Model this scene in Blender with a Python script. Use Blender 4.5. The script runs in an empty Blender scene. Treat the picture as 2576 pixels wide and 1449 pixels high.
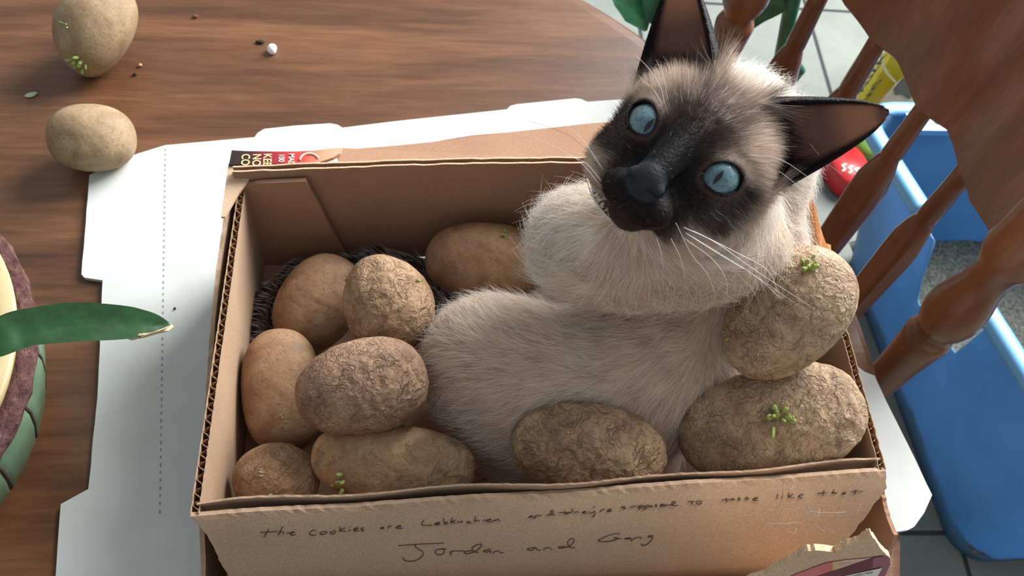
import bpy, bmesh, math, random
import numpy as np
from mathutils import Vector, Matrix, noise as mnoise

random.seed(7)
rng = np.random.default_rng(11)
S = bpy.context.scene
COL = S.collection

# ------------------------------------------------------------------ camera
F_PX, CX, CY = 2231.0, 1288.0, 724.5          # focal length and centre in photo pixels (2576 x 1449)
CAM = np.array([-0.085, -0.1515, 0.5993])
RW = np.array([[0.9925195, -0.0727212, 0.0980642],   # world -> camera (right, down, forward)
               [-0.0118466, -0.8568160, -0.5154862],
               [0.1215098, 0.5104684, -0.8512681]])
cam_d = bpy.data.cameras.new('camera')
cam = bpy.data.objects.new('camera', cam_d)
COL.objects.link(cam)
m = Matrix.Identity(4)
for i in range(3):
    m[i][0], m[i][1], m[i][2], m[i][3] = RW[0][i], -RW[1][i], -RW[2][i], CAM[i]
cam.matrix_world = m
cam_d.sensor_width = 36.0
cam_d.lens = F_PX / 2576.0 * 36.0
cam_d.clip_start = 0.01
cam_d.dof.use_dof = True
cam_d.dof.focus_distance = 0.48
cam_d.dof.aperture_fstop = 20.0
S.camera = cam

# ------------------------------------------------------------------ light and exposure
S.view_settings.view_transform = 'Standard'
S.view_settings.look = 'None'
S.view_settings.exposure = 0.12
S.view_settings.gamma = 1.0
S.view_settings.use_curve_mapping = False
world = bpy.data.worlds.new('world')
S.world = world
world.use_nodes = True
bg = world.node_tree.nodes['Background']
bg.inputs['Color'].default_value = (0.94, 0.98, 1.0, 1)
bg.inputs['Strength'].default_value = 0.46


def area(name, loc, target, sx, sy, power, color):
    d = bpy.data.lights.new(name, 'AREA')
    d.shape = 'RECTANGLE'
    d.size, d.size_y, d.energy, d.color = sx, sy, power, color
    o = bpy.data.objects.new(name, d)
    o.location = loc
    o.rotation_euler = (Vector(target) - Vector(loc)).to_track_quat('-Z', 'Y').to_euler()
    COL.objects.link(o)
    return o


# daylight through the glazed door on the far right of the room
area('window_light', (1.85, 1.8, 1.52), (0.1, 0.15, 0.05), 1.8, 1.8, 245.0, (1.0, 0.99, 0.975))


# ------------------------------------------------------------------ helpers
def ray(u, v):
    return RW.T @ np.array([(u - CX) / F_PX, (v - CY) / F_PX, 1.0])


def P(u, v, d):
    return CAM + d * ray(u, v)


def PZ(u, v, z):
    r = ray(u, v)
    return CAM + (z - CAM[2]) / r[2] * r


def PPL(u, v, p0, n):
    r = ray(u, v)
    return CAM + (np.dot(np.asarray(p0) - CAM, n) / np.dot(r, n)) * r


def proj(p):
    c = (np.asarray(p, float) - CAM) @ RW.T
    return np.stack([c[..., 0] / c[..., 2] * F_PX + CX, c[..., 1] / c[..., 2] * F_PX + CY, c[..., 2]], -1)


def lin(c):
    return tuple((x / 12.92 if x <= 0.04045 else ((x + 0.055) / 1.055) ** 2.4) for x in (v / 255.0 for v in c))


def tag(o, label=None, cat=None, group=None, kind=None):
    if label: o['label'] = label
    if cat: o['category'] = cat
    if group: o['group'] = group
    if kind: o['kind'] = kind
    return o


def empty(name, loc, label=None, cat=None, group=None, kind=None):
    o = bpy.data.objects.new(name, None)
    o.location = loc
    o.empty_display_size = 0.03
    COL.objects.link(o)
    return tag(o, label, cat, group, kind)


def link_mesh(name, me, mat, parent=None, smooth=True):
    if mat is not None:
        me.materials.append(mat)
    if smooth:
        me.polygons.foreach_set('use_smooth', [True] * len(me.polygons))
    o = bpy.data.objects.new(name, me)
    COL.objects.link(o)
    if parent is not None:
        o.parent = parent
        # vertices are given in world space: keep them there
        root = parent
        off = Vector((0, 0, 0))
        while root is not None:
            off += root.location
            root = root.parent
        o.location = -off
    return o


def mesh(name, V, Fs, mat, parent=None, smooth=True, colors=None):
    me = bpy.data.meshes.new(name)
    V = np.asarray(V, dtype=float)
    if isinstance(Fs, np.ndarray):
        n, k = Fs.shape
        me.vertices.add(len(V))
        me.vertices.foreach_set('co', V.astype(np.float32).ravel())
        me.loops.add(n * k)
        me.loops.foreach_set('vertex_index', Fs.astype(np.int32).ravel())
        me.polygons.add(n)
        me.polygons.foreach_set('loop_start', np.arange(0, n * k, k, dtype=np.int32))
        me.update(calc_edges=True)
    else:
        me.from_pydata([tuple(v) for v in V], [], [tuple(int(i) for i in f) for f in Fs])
        me.update()
    me.validate()
    if colors is not None:
        a = me.color_attributes.new('col', 'FLOAT_COLOR', 'POINT')
        c = np.ones((len(V), 4), np.float32)
        c[:, :3] = colors
        a.data.foreach_set('color', c.ravel())
    return link_mesh(name, me, mat, parent, smooth)


def recalc(o):
    bm = bmesh.new()
    bm.from_mesh(o.data)
    bmesh.ops.recalc_face_normals(bm, faces=bm.faces)
    bm.to_mesh(o.data)
    bm.free()
    return o


def grid_faces(nu, nv, closed_u=False, closed_v=False):
    f = []
    for i in range(nu - (0 if closed_u else 1)):
        for j in range(nv - (0 if closed_v else 1)):
            a, b = i, (i + 1) % nu
            c, d = j, (j + 1) % nv
            f.append((a * nv + c, b * nv + c, b * nv + d, a * nv + d))
    return f


def tube(path, radii, n=10, caps=True):
    path = np.asarray(path, float)
    N = len(path)
    radii = np.broadcast_to(np.asarray(radii, float), (N,))
    T = np.gradient(path, axis=0)
    T /= np.linalg.norm(T, axis=1)[:, None] + 1e-12
    ref = np.array([0.31, 0.17, 0.93])
    if abs(T[0] @ ref) > 0.9: ref = np.array([1.0, 0.1, 0])
    V = []
    nrm = ref - T[0] * (T[0] @ ref)
    for i in range(N):
        nrm = nrm - T[i] * (T[i] @ nrm)
        nrm /= np.linalg.norm(nrm)
        bn = np.cross(T[i], nrm)
        for k in range(n):
            a = 2 * math.pi * k / n
            V.append(path[i] + radii[i] * (math.cos(a) * nrm + math.sin(a) * bn))
    Fs = [(i * n + k, i * n + (k + 1) % n, (i + 1) * n + (k + 1) % n, (i + 1) * n + k) for i in range(N - 1) for k in range(n)]
    if caps:
        Fs.append(tuple(range(n - 1, -1, -1)))
        Fs.append(tuple((N - 1) * n + k for k in range(n)))
    return V, Fs


def merge(parts):
    V, Fs = [], []
    for v, f in parts:
        o = len(V)
        V += [tuple(x) for x in v]
        Fs += [tuple(i + o for i in q) for q in f]
    return V, Fs


def lathe(c, prof, n=32, wob=None):
    V = []
    for (r, z) in prof:
        for k in range(n):
            a = 2 * math.pi * k / n
            rr = r * (1 if wob is None else wob(a, z))
            V.append((c[0] + rr * math.cos(a), c[1] + rr * math.sin(a), c[2] + z))
    N = len(prof)
    Fs = [(i * n + k, i * n + (k + 1) % n, (i + 1) * n + (k + 1) % n, (i + 1) * n + k) for i in range(N - 1) for k in range(n)]
    Fs.append(tuple(range(n - 1, -1, -1)))
    Fs.append(tuple((N - 1) * n + k for k in range(n)))
    return V, Fs


def slab(poly, nrm, thick):
    """a flat sheet with thickness from a 3D outline"""
    poly = [np.asarray(p, float) for p in poly]
    nrm = np.asarray(nrm, float) / np.linalg.norm(nrm)
    n = len(poly)
    V = poly + [p - nrm * thick for p in poly]
    Fs = [tuple(range(n)), tuple(range(2 * n - 1, n - 1, -1))]
    Fs += [(i, i + n, (i + 1) % n + n, (i + 1) % n) for i in range(n)]
    return V, Fs


def box(x0, x1, y0, y1, z0, z1):
    V = [(x, y, z) for x in (x0, x1) for y in (y0, y1) for z in (z0, z1)]
    return V, [(0, 1, 3, 2), (4, 6, 7, 5), (0, 4, 5, 1), (2, 3, 7, 6), (0, 2, 6, 4), (1, 5, 7, 3)]


def dense(pts, step, jag=0.0, seed=0):
    """resample a pixel outline, with a small ragged wobble"""
    r = random.Random(seed)
    out = []
    n = len(pts)
    for i in range(n):
        a, b = pts[i], pts[(i + 1) % n]
        L = math.hypot(b[0] - a[0], b[1] - a[1])
        k = max(1, int(L / step))
        for j in range(k):
            t = j / k
            w = jag if j else 0
            out.append((a[0] + (b[0] - a[0]) * t + r.uniform(-w, w), a[1] + (b[1] - a[1]) * t + r.uniform(-w, w)))
    return out


def catmull(pts, k=6):
    p = [np.asarray(q, float) for q in pts]
    p = [2 * p[0] - p[1]] + p + [2 * p[-1] - p[-2]]
    out = []
    for i in range(1, len(p) - 2):
        for j in range(k):
            t = j / k
            a, b, c, d = p[i - 1], p[i], p[i + 1], p[i + 2]
            out.append(0.5 * (2 * b + (c - a) * t + (2 * a - 5 * b + 4 * c - d) * t * t + (3 * b - a - 3 * c + d) * t ** 3))
    out.append(p[-2])
    return np.array(out)


def snoise(p, freq, seed, k=7):
    r = np.random.default_rng(seed)
    d = r.normal(size=(k, p.shape[-1]))
    d /= np.linalg.norm(d, axis=1)[:, None]
    d *= r.uniform(0.6, 1.5, k)[:, None] * freq
    ph = r.uniform(0, 6.28, k)
    return np.sin(p @ d.T + ph).sum(-1) / math.sqrt(k)


def sstep(a, b, x):
    t = np.clip((x - a) / (b - a), 0, 1)
    return t * t * (3 - 2 * t)


# ------------------------------------------------------------------ materials
class NT:
    def __init__(self, name):
        self.mat = bpy.data.materials.new(name)
        self.mat.use_nodes = True
        self.t = self.mat.node_tree
        self.b = self.t.nodes['Principled BSDF']
        self.out = self.t.nodes['Material Output']

    def n(self, typ, **kw):
        nd = self.t.nodes.new(typ)
        for k, v in kw.items():
            if k in nd.inputs.keys():
                nd.inputs[k].default_value = v
            else:
                setattr(nd, k, v)
        return nd

    def l(self, a, b):
        self.t.links.new(a, b)

    def ramp(self, src, stops, interp='LINEAR'):
        r = self.n('ShaderNodeValToRGB')
        r.color_ramp.interpolation = interp
        e = r.color_ramp.elements
        while len(e) > 1: e.remove(e[-1])
        e[0].position, e[0].color = stops[0][0], (*stops[0][1], 1)
        for p, c in stops[1:]:
            x = e.new(p)
            x.color = (*c, 1)
        self.l(src, r.inputs['Fac'])
        return r.outputs['Color']

    def mix(self, fac, a, b, mode='MIX'):
        m = self.n('ShaderNodeMix', data_type='RGBA', blend_type=mode)
        for s, v in ((0, fac), (6, a), (7, b)):
            if isinstance(v, (int, float)): m.inputs[s].default_value = v
            elif isinstance(v, tuple): m.inputs[s].default_value = (*v[:3], 1)
            else: self.l(v, m.inputs[s])
        return m.outputs[2]

    def coord(self, scale=(1, 1, 1), rot=(0, 0, 0), which='Object'):
        tc = self.n('ShaderNodeTexCoord')
        mp = self.n('ShaderNodeMapping')
        mp.inputs['Scale'].default_value = scale
        mp.inputs['Rotation'].default_value = rot
        self.l(tc.outputs[which], mp.inputs['Vector'])
        return mp.outputs['Vector']

    def noise(self, vec, scale, detail=4, rough=0.55, dist=0.0):
        n = self.n('ShaderNodeTexNoise')
        n.inputs['Scale'].default_value = scale
        n.inputs['Detail'].default_value = detail
        n.inputs['Roughness'].default_value = rough
        n.inputs['Distortion'].default_value = dist
        if vec is not None: self.l(vec, n.inputs['Vector'])
        return n.outputs['Fac']

    def bump(self, h, strength, dist, prev=None):
        b = self.n('ShaderNodeBump')
        b.inputs['Strength'].default_value = strength
        b.inputs['Distance'].default_value = dist
        self.l(h, b.inputs['Height'])
        if prev is not None: self.l(prev, b.inputs['Normal'])
        return b.outputs['Normal']

    def fin(self, color=None, rough=None, normal=None, spec=None):
        if color is not None:
            if isinstance(color, tuple): self.b.inputs['Base Color'].default_value = (*color[:3], 1)
            else: self.l(color, self.b.inputs['Base Color'])
        if rough is not None: self.b.inputs['Roughness'].default_value = rough
        if spec is not None: self.b.inputs['Specular IOR Level'].default_value = spec
        if normal is not None: self.l(normal, self.b.inputs['Normal'])
        return self.mat


def plain(name, rgb, rough=0.6, spec=0.4, var=0.06, scale=40):
    t = NT(name)
    c = lin(rgb)
    v = t.noise(t.coord(), scale, 3)
    col = t.ramp(v, [(0.3, tuple(x * (1 - var) for x in c)), (0.7, tuple(min(1, x * (1 + var)) for x in c))])
    return t.fin(col, rough, None, spec)


def wood_mat(name, dark, mid, light, scale, rot=(0, 0, 0), rough=0.35, k=1.0, spec=0.5, gr=0.62):
    t = NT(name)
    v = t.coord(scale, rot)
    n1 = t.noise(v, 1.0 * k, 6, 0.62, 0.6)
    n2 = t.noise(v, 6.0 * k, 5, 0.7)
    col = t.ramp(n1, [(0.28, lin(dark)), (0.5, lin(mid)), (0.72, lin(light))])
    g = t.ramp(n2, [(0.35, (gr, gr * 0.97, gr * 0.94)), (0.6, (1, 1, 1))])
    col = t.mix(0.8, col, g, 'MULTIPLY')
    nrm = t.bump(n2, 0.12, 0.002)
    return t.fin(col, rough, nrm, spec)


def card_mat(name, rgb, fl=0.10, rough=0.85):
    t = NT(name)
    c = lin(rgb)
    v = t.coord()
    n1 = t.noise(v, 900, 3, 0.7)
    n2 = t.noise(v, 25, 3)
    col = t.ramp(n1, [(0.3, tuple(x * (1 - 2.2 * fl) for x in c)), (0.55, c), (0.75, tuple(min(1, x * (1 + 1.6 * fl)) for x in c))])
    g = t.ramp(n2, [(0.3, (0.9, 0.89, 0.88)), (0.7, (1, 1, 1))])
    col = t.mix(1.0, col, g, 'MULTIPLY')
    return t.fin(col, rough, t.bump(n1, 0.15, 0.0004), 0.2)


def vcol_mat(name, rough=0.6, spec=0.3, bump=None):
    t = NT(name)
    a = t.n('ShaderNodeAttribute', attribute_name='col')
    nrm = None
    if bump: nrm = t.bump(t.noise(t.coord(), bump[0], 3), bump[1], bump[2])
    return t.fin(a.outputs['Color'], rough, nrm, spec)


M_TABLE = wood_mat('table_wood', (74, 48, 31), (106, 71, 47), (132, 92, 63), (2.6, 24, 24), (0, 0, math.radians(-7)), 0.38, 1.0)
M_CHAIR = wood_mat('chair_wood', (102, 62, 40), (120, 76, 49), (138, 90, 59), (24, 24, 5), (0, 0, 0), 0.24, 1.0, 0.5, 0.82)
M_CARD = card_mat('cardboard', (174, 147, 122))
M_CARD_IN = card_mat('cardboard_inner', (164, 128, 104))
M_FLUTE = card_mat('cardboard_flute', (168, 132, 96))
M_TORN = card_mat('torn_cardboard', (226, 194, 160), 0.16)
M_WHITE = card_mat('white_card', (212, 217, 215), 0.015, 0.6)
M_BLACK = plain('ink', (58, 42, 42), 0.7, 0.2)
M_CREASE = plain('crease_line', (150, 155, 155), 0.8, 0.1)

# ------------------------------------------------------------------ floor with tiles
FZ = -0.75
t = NT('floor_tile')
c = t.noise(t.coord(), 6, 5)
c2 = t.noise(t.coord(), 60, 3)
col = t.ramp(c, [(0.3, lin((112, 119, 114))), (0.7, lin((130, 136, 131)))])
col = t.mix(0.25, col, t.ramp(c2, [(0.3, (0.75, 0.76, 0.75)), (0.7, (1, 1, 1))]), 'MULTIPLY')
M_TILE = t.fin(col, 0.6, None, 0.2)
M_GROUT = plain('floor_grout', (66, 73, 76), 0.9, 0.1)
V, Fs = box(-2.3, 3.4, -2.2, 3.4, FZ - 0.06, FZ - 0.003)
floor = tag(mesh('floor', V, Fs, M_GROUT, None, False), kind='structure')
TS = 0.405


def tile_mesh():
    w, g, b = TS / 2 - 0.004, 0, 0.003
    V = [(-w, -w, -0.004), (w, -w, -0.004), (w, w, -0.004), (-w, w, -0.004), (-w, -w, -0.001), (w, -w, -0.001), (w, w, -0.001), (-w, w, -0.001)]
    q = w - b
    V += [(-q, -q, 0), (q, -q, 0), (q, q, 0), (-q, q, 0)]
    Fs = [(8, 9, 10, 11)]
    for i in range(4):
        j = (i + 1) % 4
        Fs += [(i, j, 4 + j, 4 + i), (4 + i, 4 + j, 8 + j, 8 + i)]
    me = bpy.data.meshes.new('tile')
    me.from_pydata(V, [], Fs)
    me.materials.append(M_TILE)
    return me


tm = tile_mesh()
TA = math.radians(-2.5)
for i in range(-2, 7):
    for j in range(-2, 7):
        x0, y0 = 0.815 + (i - 2.5) * TS, 1.405 + (j - 3.5) * TS
        dx, dy = x0 - 0.815, y0 - 1.405
        o = bpy.data.objects.new('tile', tm)
        o.location = (0.85 + dx * math.cos(TA) - dy * math.sin(TA), 1.402 + dx * math.sin(TA) + dy * math.cos(TA), FZ)
        o.rotation_euler = (0, 0, TA)
        o.parent = floor
        COL.objects.link(o)

# ------------------------------------------------------------------ round table
TC, TR = (-0.243, 0.145), 0.532
table = empty('dining_table', (TC[0], TC[1], FZ), 'round brown wooden dining table under the cardboard box', 'table')
prof = [(0.30, -0.034), (TR - 0.03, -0.034), (TR - 0.008, -0.026), (TR, -0.014), (TR - 0.003, -0.006), (TR - 0.01, -0.001), (TR - 0.02, 0.0)]
V, Fs = lathe((TC[0], TC[1], 0), prof, 128)
mesh('tabletop', V, Fs, M_TABLE, table, False)
prof = [(0.10, -0.69), (0.085, -0.66), (0.05, -0.6), (0.045, -0.5), (0.07, -0.4), (0.075, -0.33), (0.05, -0.25), (0.06, -0.12), (0.11, -0.06), (0.12, -0.036)]
V, Fs = lathe((TC[0], TC[1], 0), prof, 32)
mesh('pedestal', V, Fs, M_CHAIR, table)
for k in range(4):
    a = k * math.pi / 2 + 0.5
    d = np.array([math.cos(a), math.sin(a), 0])
    base = np.array([TC[0], TC[1], 0])
    pth = [base + d * 0.04 + (0, 0, -0.6), base + d * 0.16 + (0, 0, -0.62), base + d * 0.28 + (0, 0, -0.69), base + d * 0.36 + (0, 0, -0.722)]
    V, Fs = tube(catmull(pth, 5), np.linspace(0.036, 0.026, 16), 12)
    mesh('foot', V, Fs, M_CHAIR, table)

# ------------------------------------------------------------------ white cardboard sheet
sheet_px = [(415, 365), (350, 385), (300, 402), (225, 440), (216, 560), (205, 690), (212, 698), (258, 705), (245, 1000), (222, 1230), (153, 1268), (148, 1330), (140, 1449)]
sheet_pts = [PZ(u, v, 0.0042) for a_, b_ in zip(sheet_px[:-1], sheet_px[1:]) for u, v in dense([a_, b_], 30, 0.9, 3)[:max(1, int(math.hypot(b_[0] - a_[0], b_[1] - a_[1]) / 30))]] + [PZ(140, 1449, 0.0042)]
right_px = [(2175, 935), (2200, 945), (2230, 1010), (2300, 1150), (2330, 1215), (2345, 1245), (2325, 1290), (2300, 1325), (2285, 1333), (2240, 1340)]
right_pts = [PZ(u, v, 0.0042) for u, v in right_px]
back_px = [(640, 345), (648, 334), (665, 324), (740, 316), (830, 310), (848, 313), (862, 321), (1000, 304), (1275, 275), (1284, 266), (1300, 262), (1380, 254), (1448, 247), (1462, 249), (1478, 256), (1560, 250)]
back_pts = [PZ(u, v, 0.0042) for u, v in back_px]
poly = sheet_pts + [np.array([-0.31, -0.10, 0.0042]), np.array([0.20, -0.10, 0.0042]), np.array([0.215, -0.02, 0.0042])] + right_pts[::-1] + [np.array([0.262, 0.135, 0.0042]), np.array([0.19, 0.16, 0.0042]), np.array([0.20, 0.40, 0.0042])] + back_pts[::-1]
V, Fs = slab(poly, (0, 0, -1), 0.0035)
V = [(x, y, z - 0.0035) for x, y, z in V]
sheet = tag(mesh('cardboard_sheet', V, Fs, M_WHITE, None, False),
            'flattened white cardboard sheet with tabbed edges lying under the potato box', 'cardboard sheet')
recalc(sheet)
# perforated crease: a row of short pressed slots
A, B = PZ(416, 372, 0.0043), PZ(402, 1300, 0.0043)
parts = []
N = 58
for k in range(N):
    p = A + (B - A) * (k + 0.15) / N
    q = A + (B - A) * (k + (0.5 if k % 3 else 0.62)) / N
    w = 0.0006
    parts.append(([(p[0] - w, p[1], 0.0043), (p[0] + w, p[1], 0.0043), (q[0] + w, q[1], 0.0043), (q[0] - w, q[1], 0.0043)], [(3, 2, 1, 0)]))
V, Fs = merge(parts)
tag(mesh('perforation', V, Fs, M_CREASE, sheet, False), 'dashed perforated fold line', kind='stuff')

# ------------------------------------------------------------------ cardboard box
H = 0.115
FL, FR = PZ(478, 1293, H), PZ(2230, 1180, H)
BR, BL = PZ(2018, 425, H), PZ(588, 421, H)
BZ = 0.0085
carton = empty('cardboard_box', ((FL[0] + BR[0]) / 2, (FL[1] + BR[1]) / 2, 0.0045),
               'open brown corrugated cardboard box holding the cat and potatoes', 'box')


def fluted_wall(name, a, b, za, zb, inward, th=0.0042, wl=0.0072, seed=1, jag=0.0006):
    a, b, inward = np.asarray(a[:2]), np.asarray(b[:2]), np.asarray(inward)
    L = np.linalg.norm(b - a)
    n = 90
    r = random.Random(seed)
    parts = []
    for off in (0.0, th):
        pts_o, tops = [], []
        for i in range(n + 1):
            t = i / n
            pts_o.append(a + (b - a) * t + inward * off)
            tops.append(za + (zb - za) * t + r.uniform(-jag, jag))
        s = 0.0005
        V = []
        for p, z in zip(pts_o, tops):
            for o2 in (0, s):
                q = p + inward * o2
                V += [(q[0], q[1], BZ - 0.002), (q[0], q[1], z)]
        Fs = []
        for i in range(n):
            k, j = i * 4, i * 4 + 4
            Fs += [(k, j, j + 1, k + 1), (k + 2, k + 3, j + 3, j + 2), (k + 1, j + 1, j + 3, k + 3), (k, k + 2, j + 2, j)]
        Fs += [(0, 1, 3, 2), (n * 4, n * 4 + 2, n * 4 + 3, n * 4 + 1)]
        parts.append((V, Fs))
    V, Fs = merge(parts)
    w = recalc(mesh(name, V, Fs, M_CARD, carton, False))
    m_ = int(L / wl * 14)
    V = []
    for i in range(m_ + 1):
        t = i / m_
        ph = t * L / wl * 2 * math.pi + 0.5 * math.sin(t * 40)
        d = 0.0005 + (th - 0.0006) * (0.5 + 0.5 * math.sin(ph))
        for o2 in (0, 0.00045):
            q = a + (b - a) * t + inward * (d + o2 * 0.6) + (b - a) / L * o2 * 0.8
            V += [(q[0], q[1], BZ), (q[0], q[1], za + (zb - za) * t - 0.0003 + 0.0005 * math.sin(i * 1.7))]
    Fs = []
    for i in range(m_):
        k, j = i * 4, i * 4 + 4
        Fs += [(k, j, j + 1, k + 1), (k + 2, k + 3, j + 3, j + 2), (k + 1, j + 1, j + 3, k + 3)]
    fl = mesh('fluting', V, Fs, M_FLUTE, w, False)
    tag(fl, 'wavy corrugated core showing along the cut edge')
    return w


BLl = PZ(600, 466, H - 0.010)
fluted_wall('left_wall', FL, BLl, H, H - 0.010, (1, 0), seed=2)
dirR = (BR - FR)[:2]
inR = np.array([-dirR[1], dirR[0]]) / np.linalg.norm(dirR)
fluted_wall('right_wall', FR, BR, H, H, inR, seed=3)
# back wall, its rim a folded double edge, slightly bowed up in the middle
n = 60
r = random.Random(4)
parts = []
for off in (0.0, -0.0042):
    V = []
    for i in range(n + 1):
        t = i / n
        p = BL + (BR - BL) * t
        z = H + 0.003 + 0.008 * math.sin(min(1, t * 1.3) * math.pi * 0.5) + r.uniform(-0.0005, 0.0005)
        y = p[1] - 0.001 + off + 0.003 * math.sin(t * math.pi)
        for o2 in (0, -0.0012):
            V += [(p[0], y + o2, BZ), (p[0], y + o2, z)]
    Fs = []
    for i in range(n):
        k, j = i * 4, i * 4 + 4
        Fs += [(k, j, j + 1, k + 1), (k + 2, k + 3, j + 3, j + 2), (k + 1, j + 1, j + 3, k + 3), (k, k + 2, j + 2, j)]
    parts.append((V, Fs))
V, Fs = merge(parts)
bw_ = recalc(mesh('back_wall', V, Fs, M_CARD_IN, carton, False))
bw_.data.materials.append(M_TORN)  # paler top faces paint a highlight line along the rim
for p_ in bw_.data.polygons:
    if abs(p_.normal.z) > 0.6: p_.material_index = 1
# bottom
fb = [FL + (0.004, 0.004, 0), FR + (-0.004, 0.004, 0), BR + (-0.004, -0.006, 0), BL + (0.004, -0.006, 0)]
V, Fs = slab([(p[0], p[1], BZ + 0.0005) for p in fb], (0, 0, 1), 0.0035)
recalc(mesh('bottom_panel', V, Fs, M_CARD_IN, carton, False))
# glued corner flap on the inside of the back wall
yb = BL[1] - 0.0075
cf = [(lambda q: np.array([q[0], q[1], max(q[2], 0.0095)]))(PPL(u, v, (0, yb, 0), (0, 1, 0))) for u, v in [(610, 461), (655, 452), (770, 447), (800, 500), (835, 570), (862, 622), (882, 655), (900, 720), (668, 735)]]
V, Fs = slab(cf, (0, -1, 0), -0.0032)
recalc(mesh('corner_flap', [(x, y + 0.0032 if False else y, z) for x, y, z in V], Fs, M_CARD_IN, carton, False))

# front flap (folded forward and down) : profile of (y, z)
prof_s, prof_y, prof_z = [0.0], [0.0], [0.0]
NS, LS = 40, 0.108
for i in range(NS):
    s = (i + 0.5) / NS
    a = math.radians(34 + 58 * min(1.0, s / 0.62))
    prof_y.append(prof_y[-1] - LS / NS * math.cos(a))
    prof_z.append(prof_z[-1] - LS / NS * math.sin(a))
    prof_s.append((i + 1) / NS)


def flap_edge(s):
    l = 0.006 * min(1, s / 0.12) + 0.030 * s
    rr = 0.001 + 0.075 * max(0.0, s - 0.08) ** 0.9
    return l, rr


def flap_pt(u, s):
    i = min(NS - 1, int(s * NS))
    t = s * NS - i
    y = prof_y[i] + (prof_y[i + 1] - prof_y[i]) * t
    z = prof_z[i] + (prof_z[i + 1] - prof_z[i]) * t
    l, rr = flap_edge(s)
    a = FL + (l, 0, 0)
    b = FR + (-rr, 0, 0)
    p = a + (b - a) * u
    wav = 0.0016 * math.sin(u * 21) * math.exp(-s * 6) + 0.001 * math.sin(u * 8 + 1)
    return np.array([p[0], p[1] + y - 0.0012 - 0.014 * u * min(1, s / 0.5), p[2] + z + wav * 0.7 - 0.001])


NU = 120
rr_ = random.Random(5)
V = []
for i in range(NU + 1):
    for j in range(NS + 1):
        u = i / NU
        if i == 0: u += rr_.uniform(-0.0012, 0.0012)
        if i == NU: u += rr_.uniform(-0.003, 0.003)
        p = flap_pt(u, j / NS)
        if j == 0: p = p + (0, 0, rr_.uniform(-0.0004, 0.0006))
        V.append(p)
nv = len(V)
V2 = []
for i in range(NU + 1):
    for j in range(NS + 1):
        p = V[i * (NS + 1) + j]
        V2.append((p[0], p[1] + 0.0026, p[2] - 0.0012))
gf = grid_faces(NU + 1, NS + 1)
Fs = gf + [tuple(x + nv for x in reversed(q)) for q in gf]
w = NS + 1
for i in range(NU):
    Fs.append((i * w, i * w + nv, (i + 1) * w + nv, (i + 1) * w))
    Fs.append((i * w + NS, (i + 1) * w + NS, (i + 1) * w + NS + nv, i * w + NS + nv))
for j in range(NS):
    Fs.append((j, j + 1, j + 1 + nv, j + nv))
    Fs.append((NU * w + j, NU * w + j + nv, NU * w + j + 1 + nv, NU * w + j + 1))
flap = recalc(mesh('front_flap', V + V2, Fs, M_CARD, carton, False))
tag(flap, 'front flap folded forward with two lines of handwriting')

# front wall: inner sheet with a ragged torn top edge standing just behind the flap
V = []
for i in range(NU + 1):
    u = i / NU
    p = FL + (0.003, 0, 0) + (FR - FL - (0.004, 0, 0)) * u
    bulge = 0.0022 * math.sin(u * 21 + 0.4) + 0.0018 * math.sin(u * 8)
    top = H + 0.0012 + 0.0012 * math.sin(u * 17) + rr_.uniform(-0.0006, 0.0006)
    y = p[1] + 0.0042 + bulge * 0.6
    V += [(p[0], y - 0.001, BZ), (p[0], y, top), (p[0], y + 0.0012, top + rr_.uniform(-0.0004, 0.0004)), (p[0], y + 0.001, BZ)]
Fs = []
for i in range(NU):
    k, j = i * 4, i * 4 + 4
    Fs += [(k, j, j + 1, k + 1), (k + 1, j + 1, j + 2, k + 2), (k + 2, j + 2, j + 3, k + 3)]
recalc(mesh('front_wall', V, Fs, M_CARD, carton, False))

# back flap leaning outwards, and its printed torn strip
bz = H - 0.012
bf = [PZ(850, 407, H - 0.004)] + [PZ(u, v, bz) for u, v in [(842, 372), (900, 374), (1000, 366), (1090, 357), (1140, 348), (1190, 340), (1280, 333), (1480, 311), (1620, 300)]] + [PZ(1630, 404, H), PZ(1480, 404, H - 0.002), PZ(1150, 405, H - 0.003)]
bf = [np.array(p) for p in bf]
V, Fs = slab(bf, (0, -0.4, 1), 0.003)
tag(recalc(mesh('back_flap', V, Fs, M_CARD_IN, carton, False)), 'brown back flap leaning out behind the rim')
M_RED = plain('printed_red', (165, 40, 48), 0.4, 0.4, 0.15, 30)
t = NT('print_strip')
g = t.n('ShaderNodeTexCoord')
sx = t.n('ShaderNodeSeparateXYZ')
t.l(g.outputs['Generated'], sx.inputs[0])
col = t.ramp(sx.outputs['X'], [(0.0, lin((46, 34, 34))), (0.16, lin((58, 40, 36))), (0.3, lin((120, 40, 50))), (0.42, lin((160, 44, 56))), (0.66, lin((214, 72, 64))), (0.74, lin((226, 120, 96))), (0.82, lin((200, 150, 120))), (1.0, lin((206, 170, 140)))])
M_STRIP = t.fin(col, 0.4, None, 0.4)
sz = H - 0.002
st_px = [(583, 378), (620, 380), (690, 381), (745, 381), (790, 379), (835, 373), (862, 372), (856, 385), (838, 396), (800, 409), (700, 411), (576, 414)]
st = [PZ(u, v, sz) for u, v in st_px]
V, Fs = slab(st, (0, 0, 1), 0.0028)
strip = recalc(mesh('printed_strip', V, Fs, M_STRIP, carton, False))
tag(strip, 'torn red and black printed strip with gold lettering')
M_GOLD = plain('gold_print', (226, 206, 150), 0.5, 0.3)
M_PALE = plain('pale_print', (236, 214, 200), 0.5, 0.3)


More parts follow.
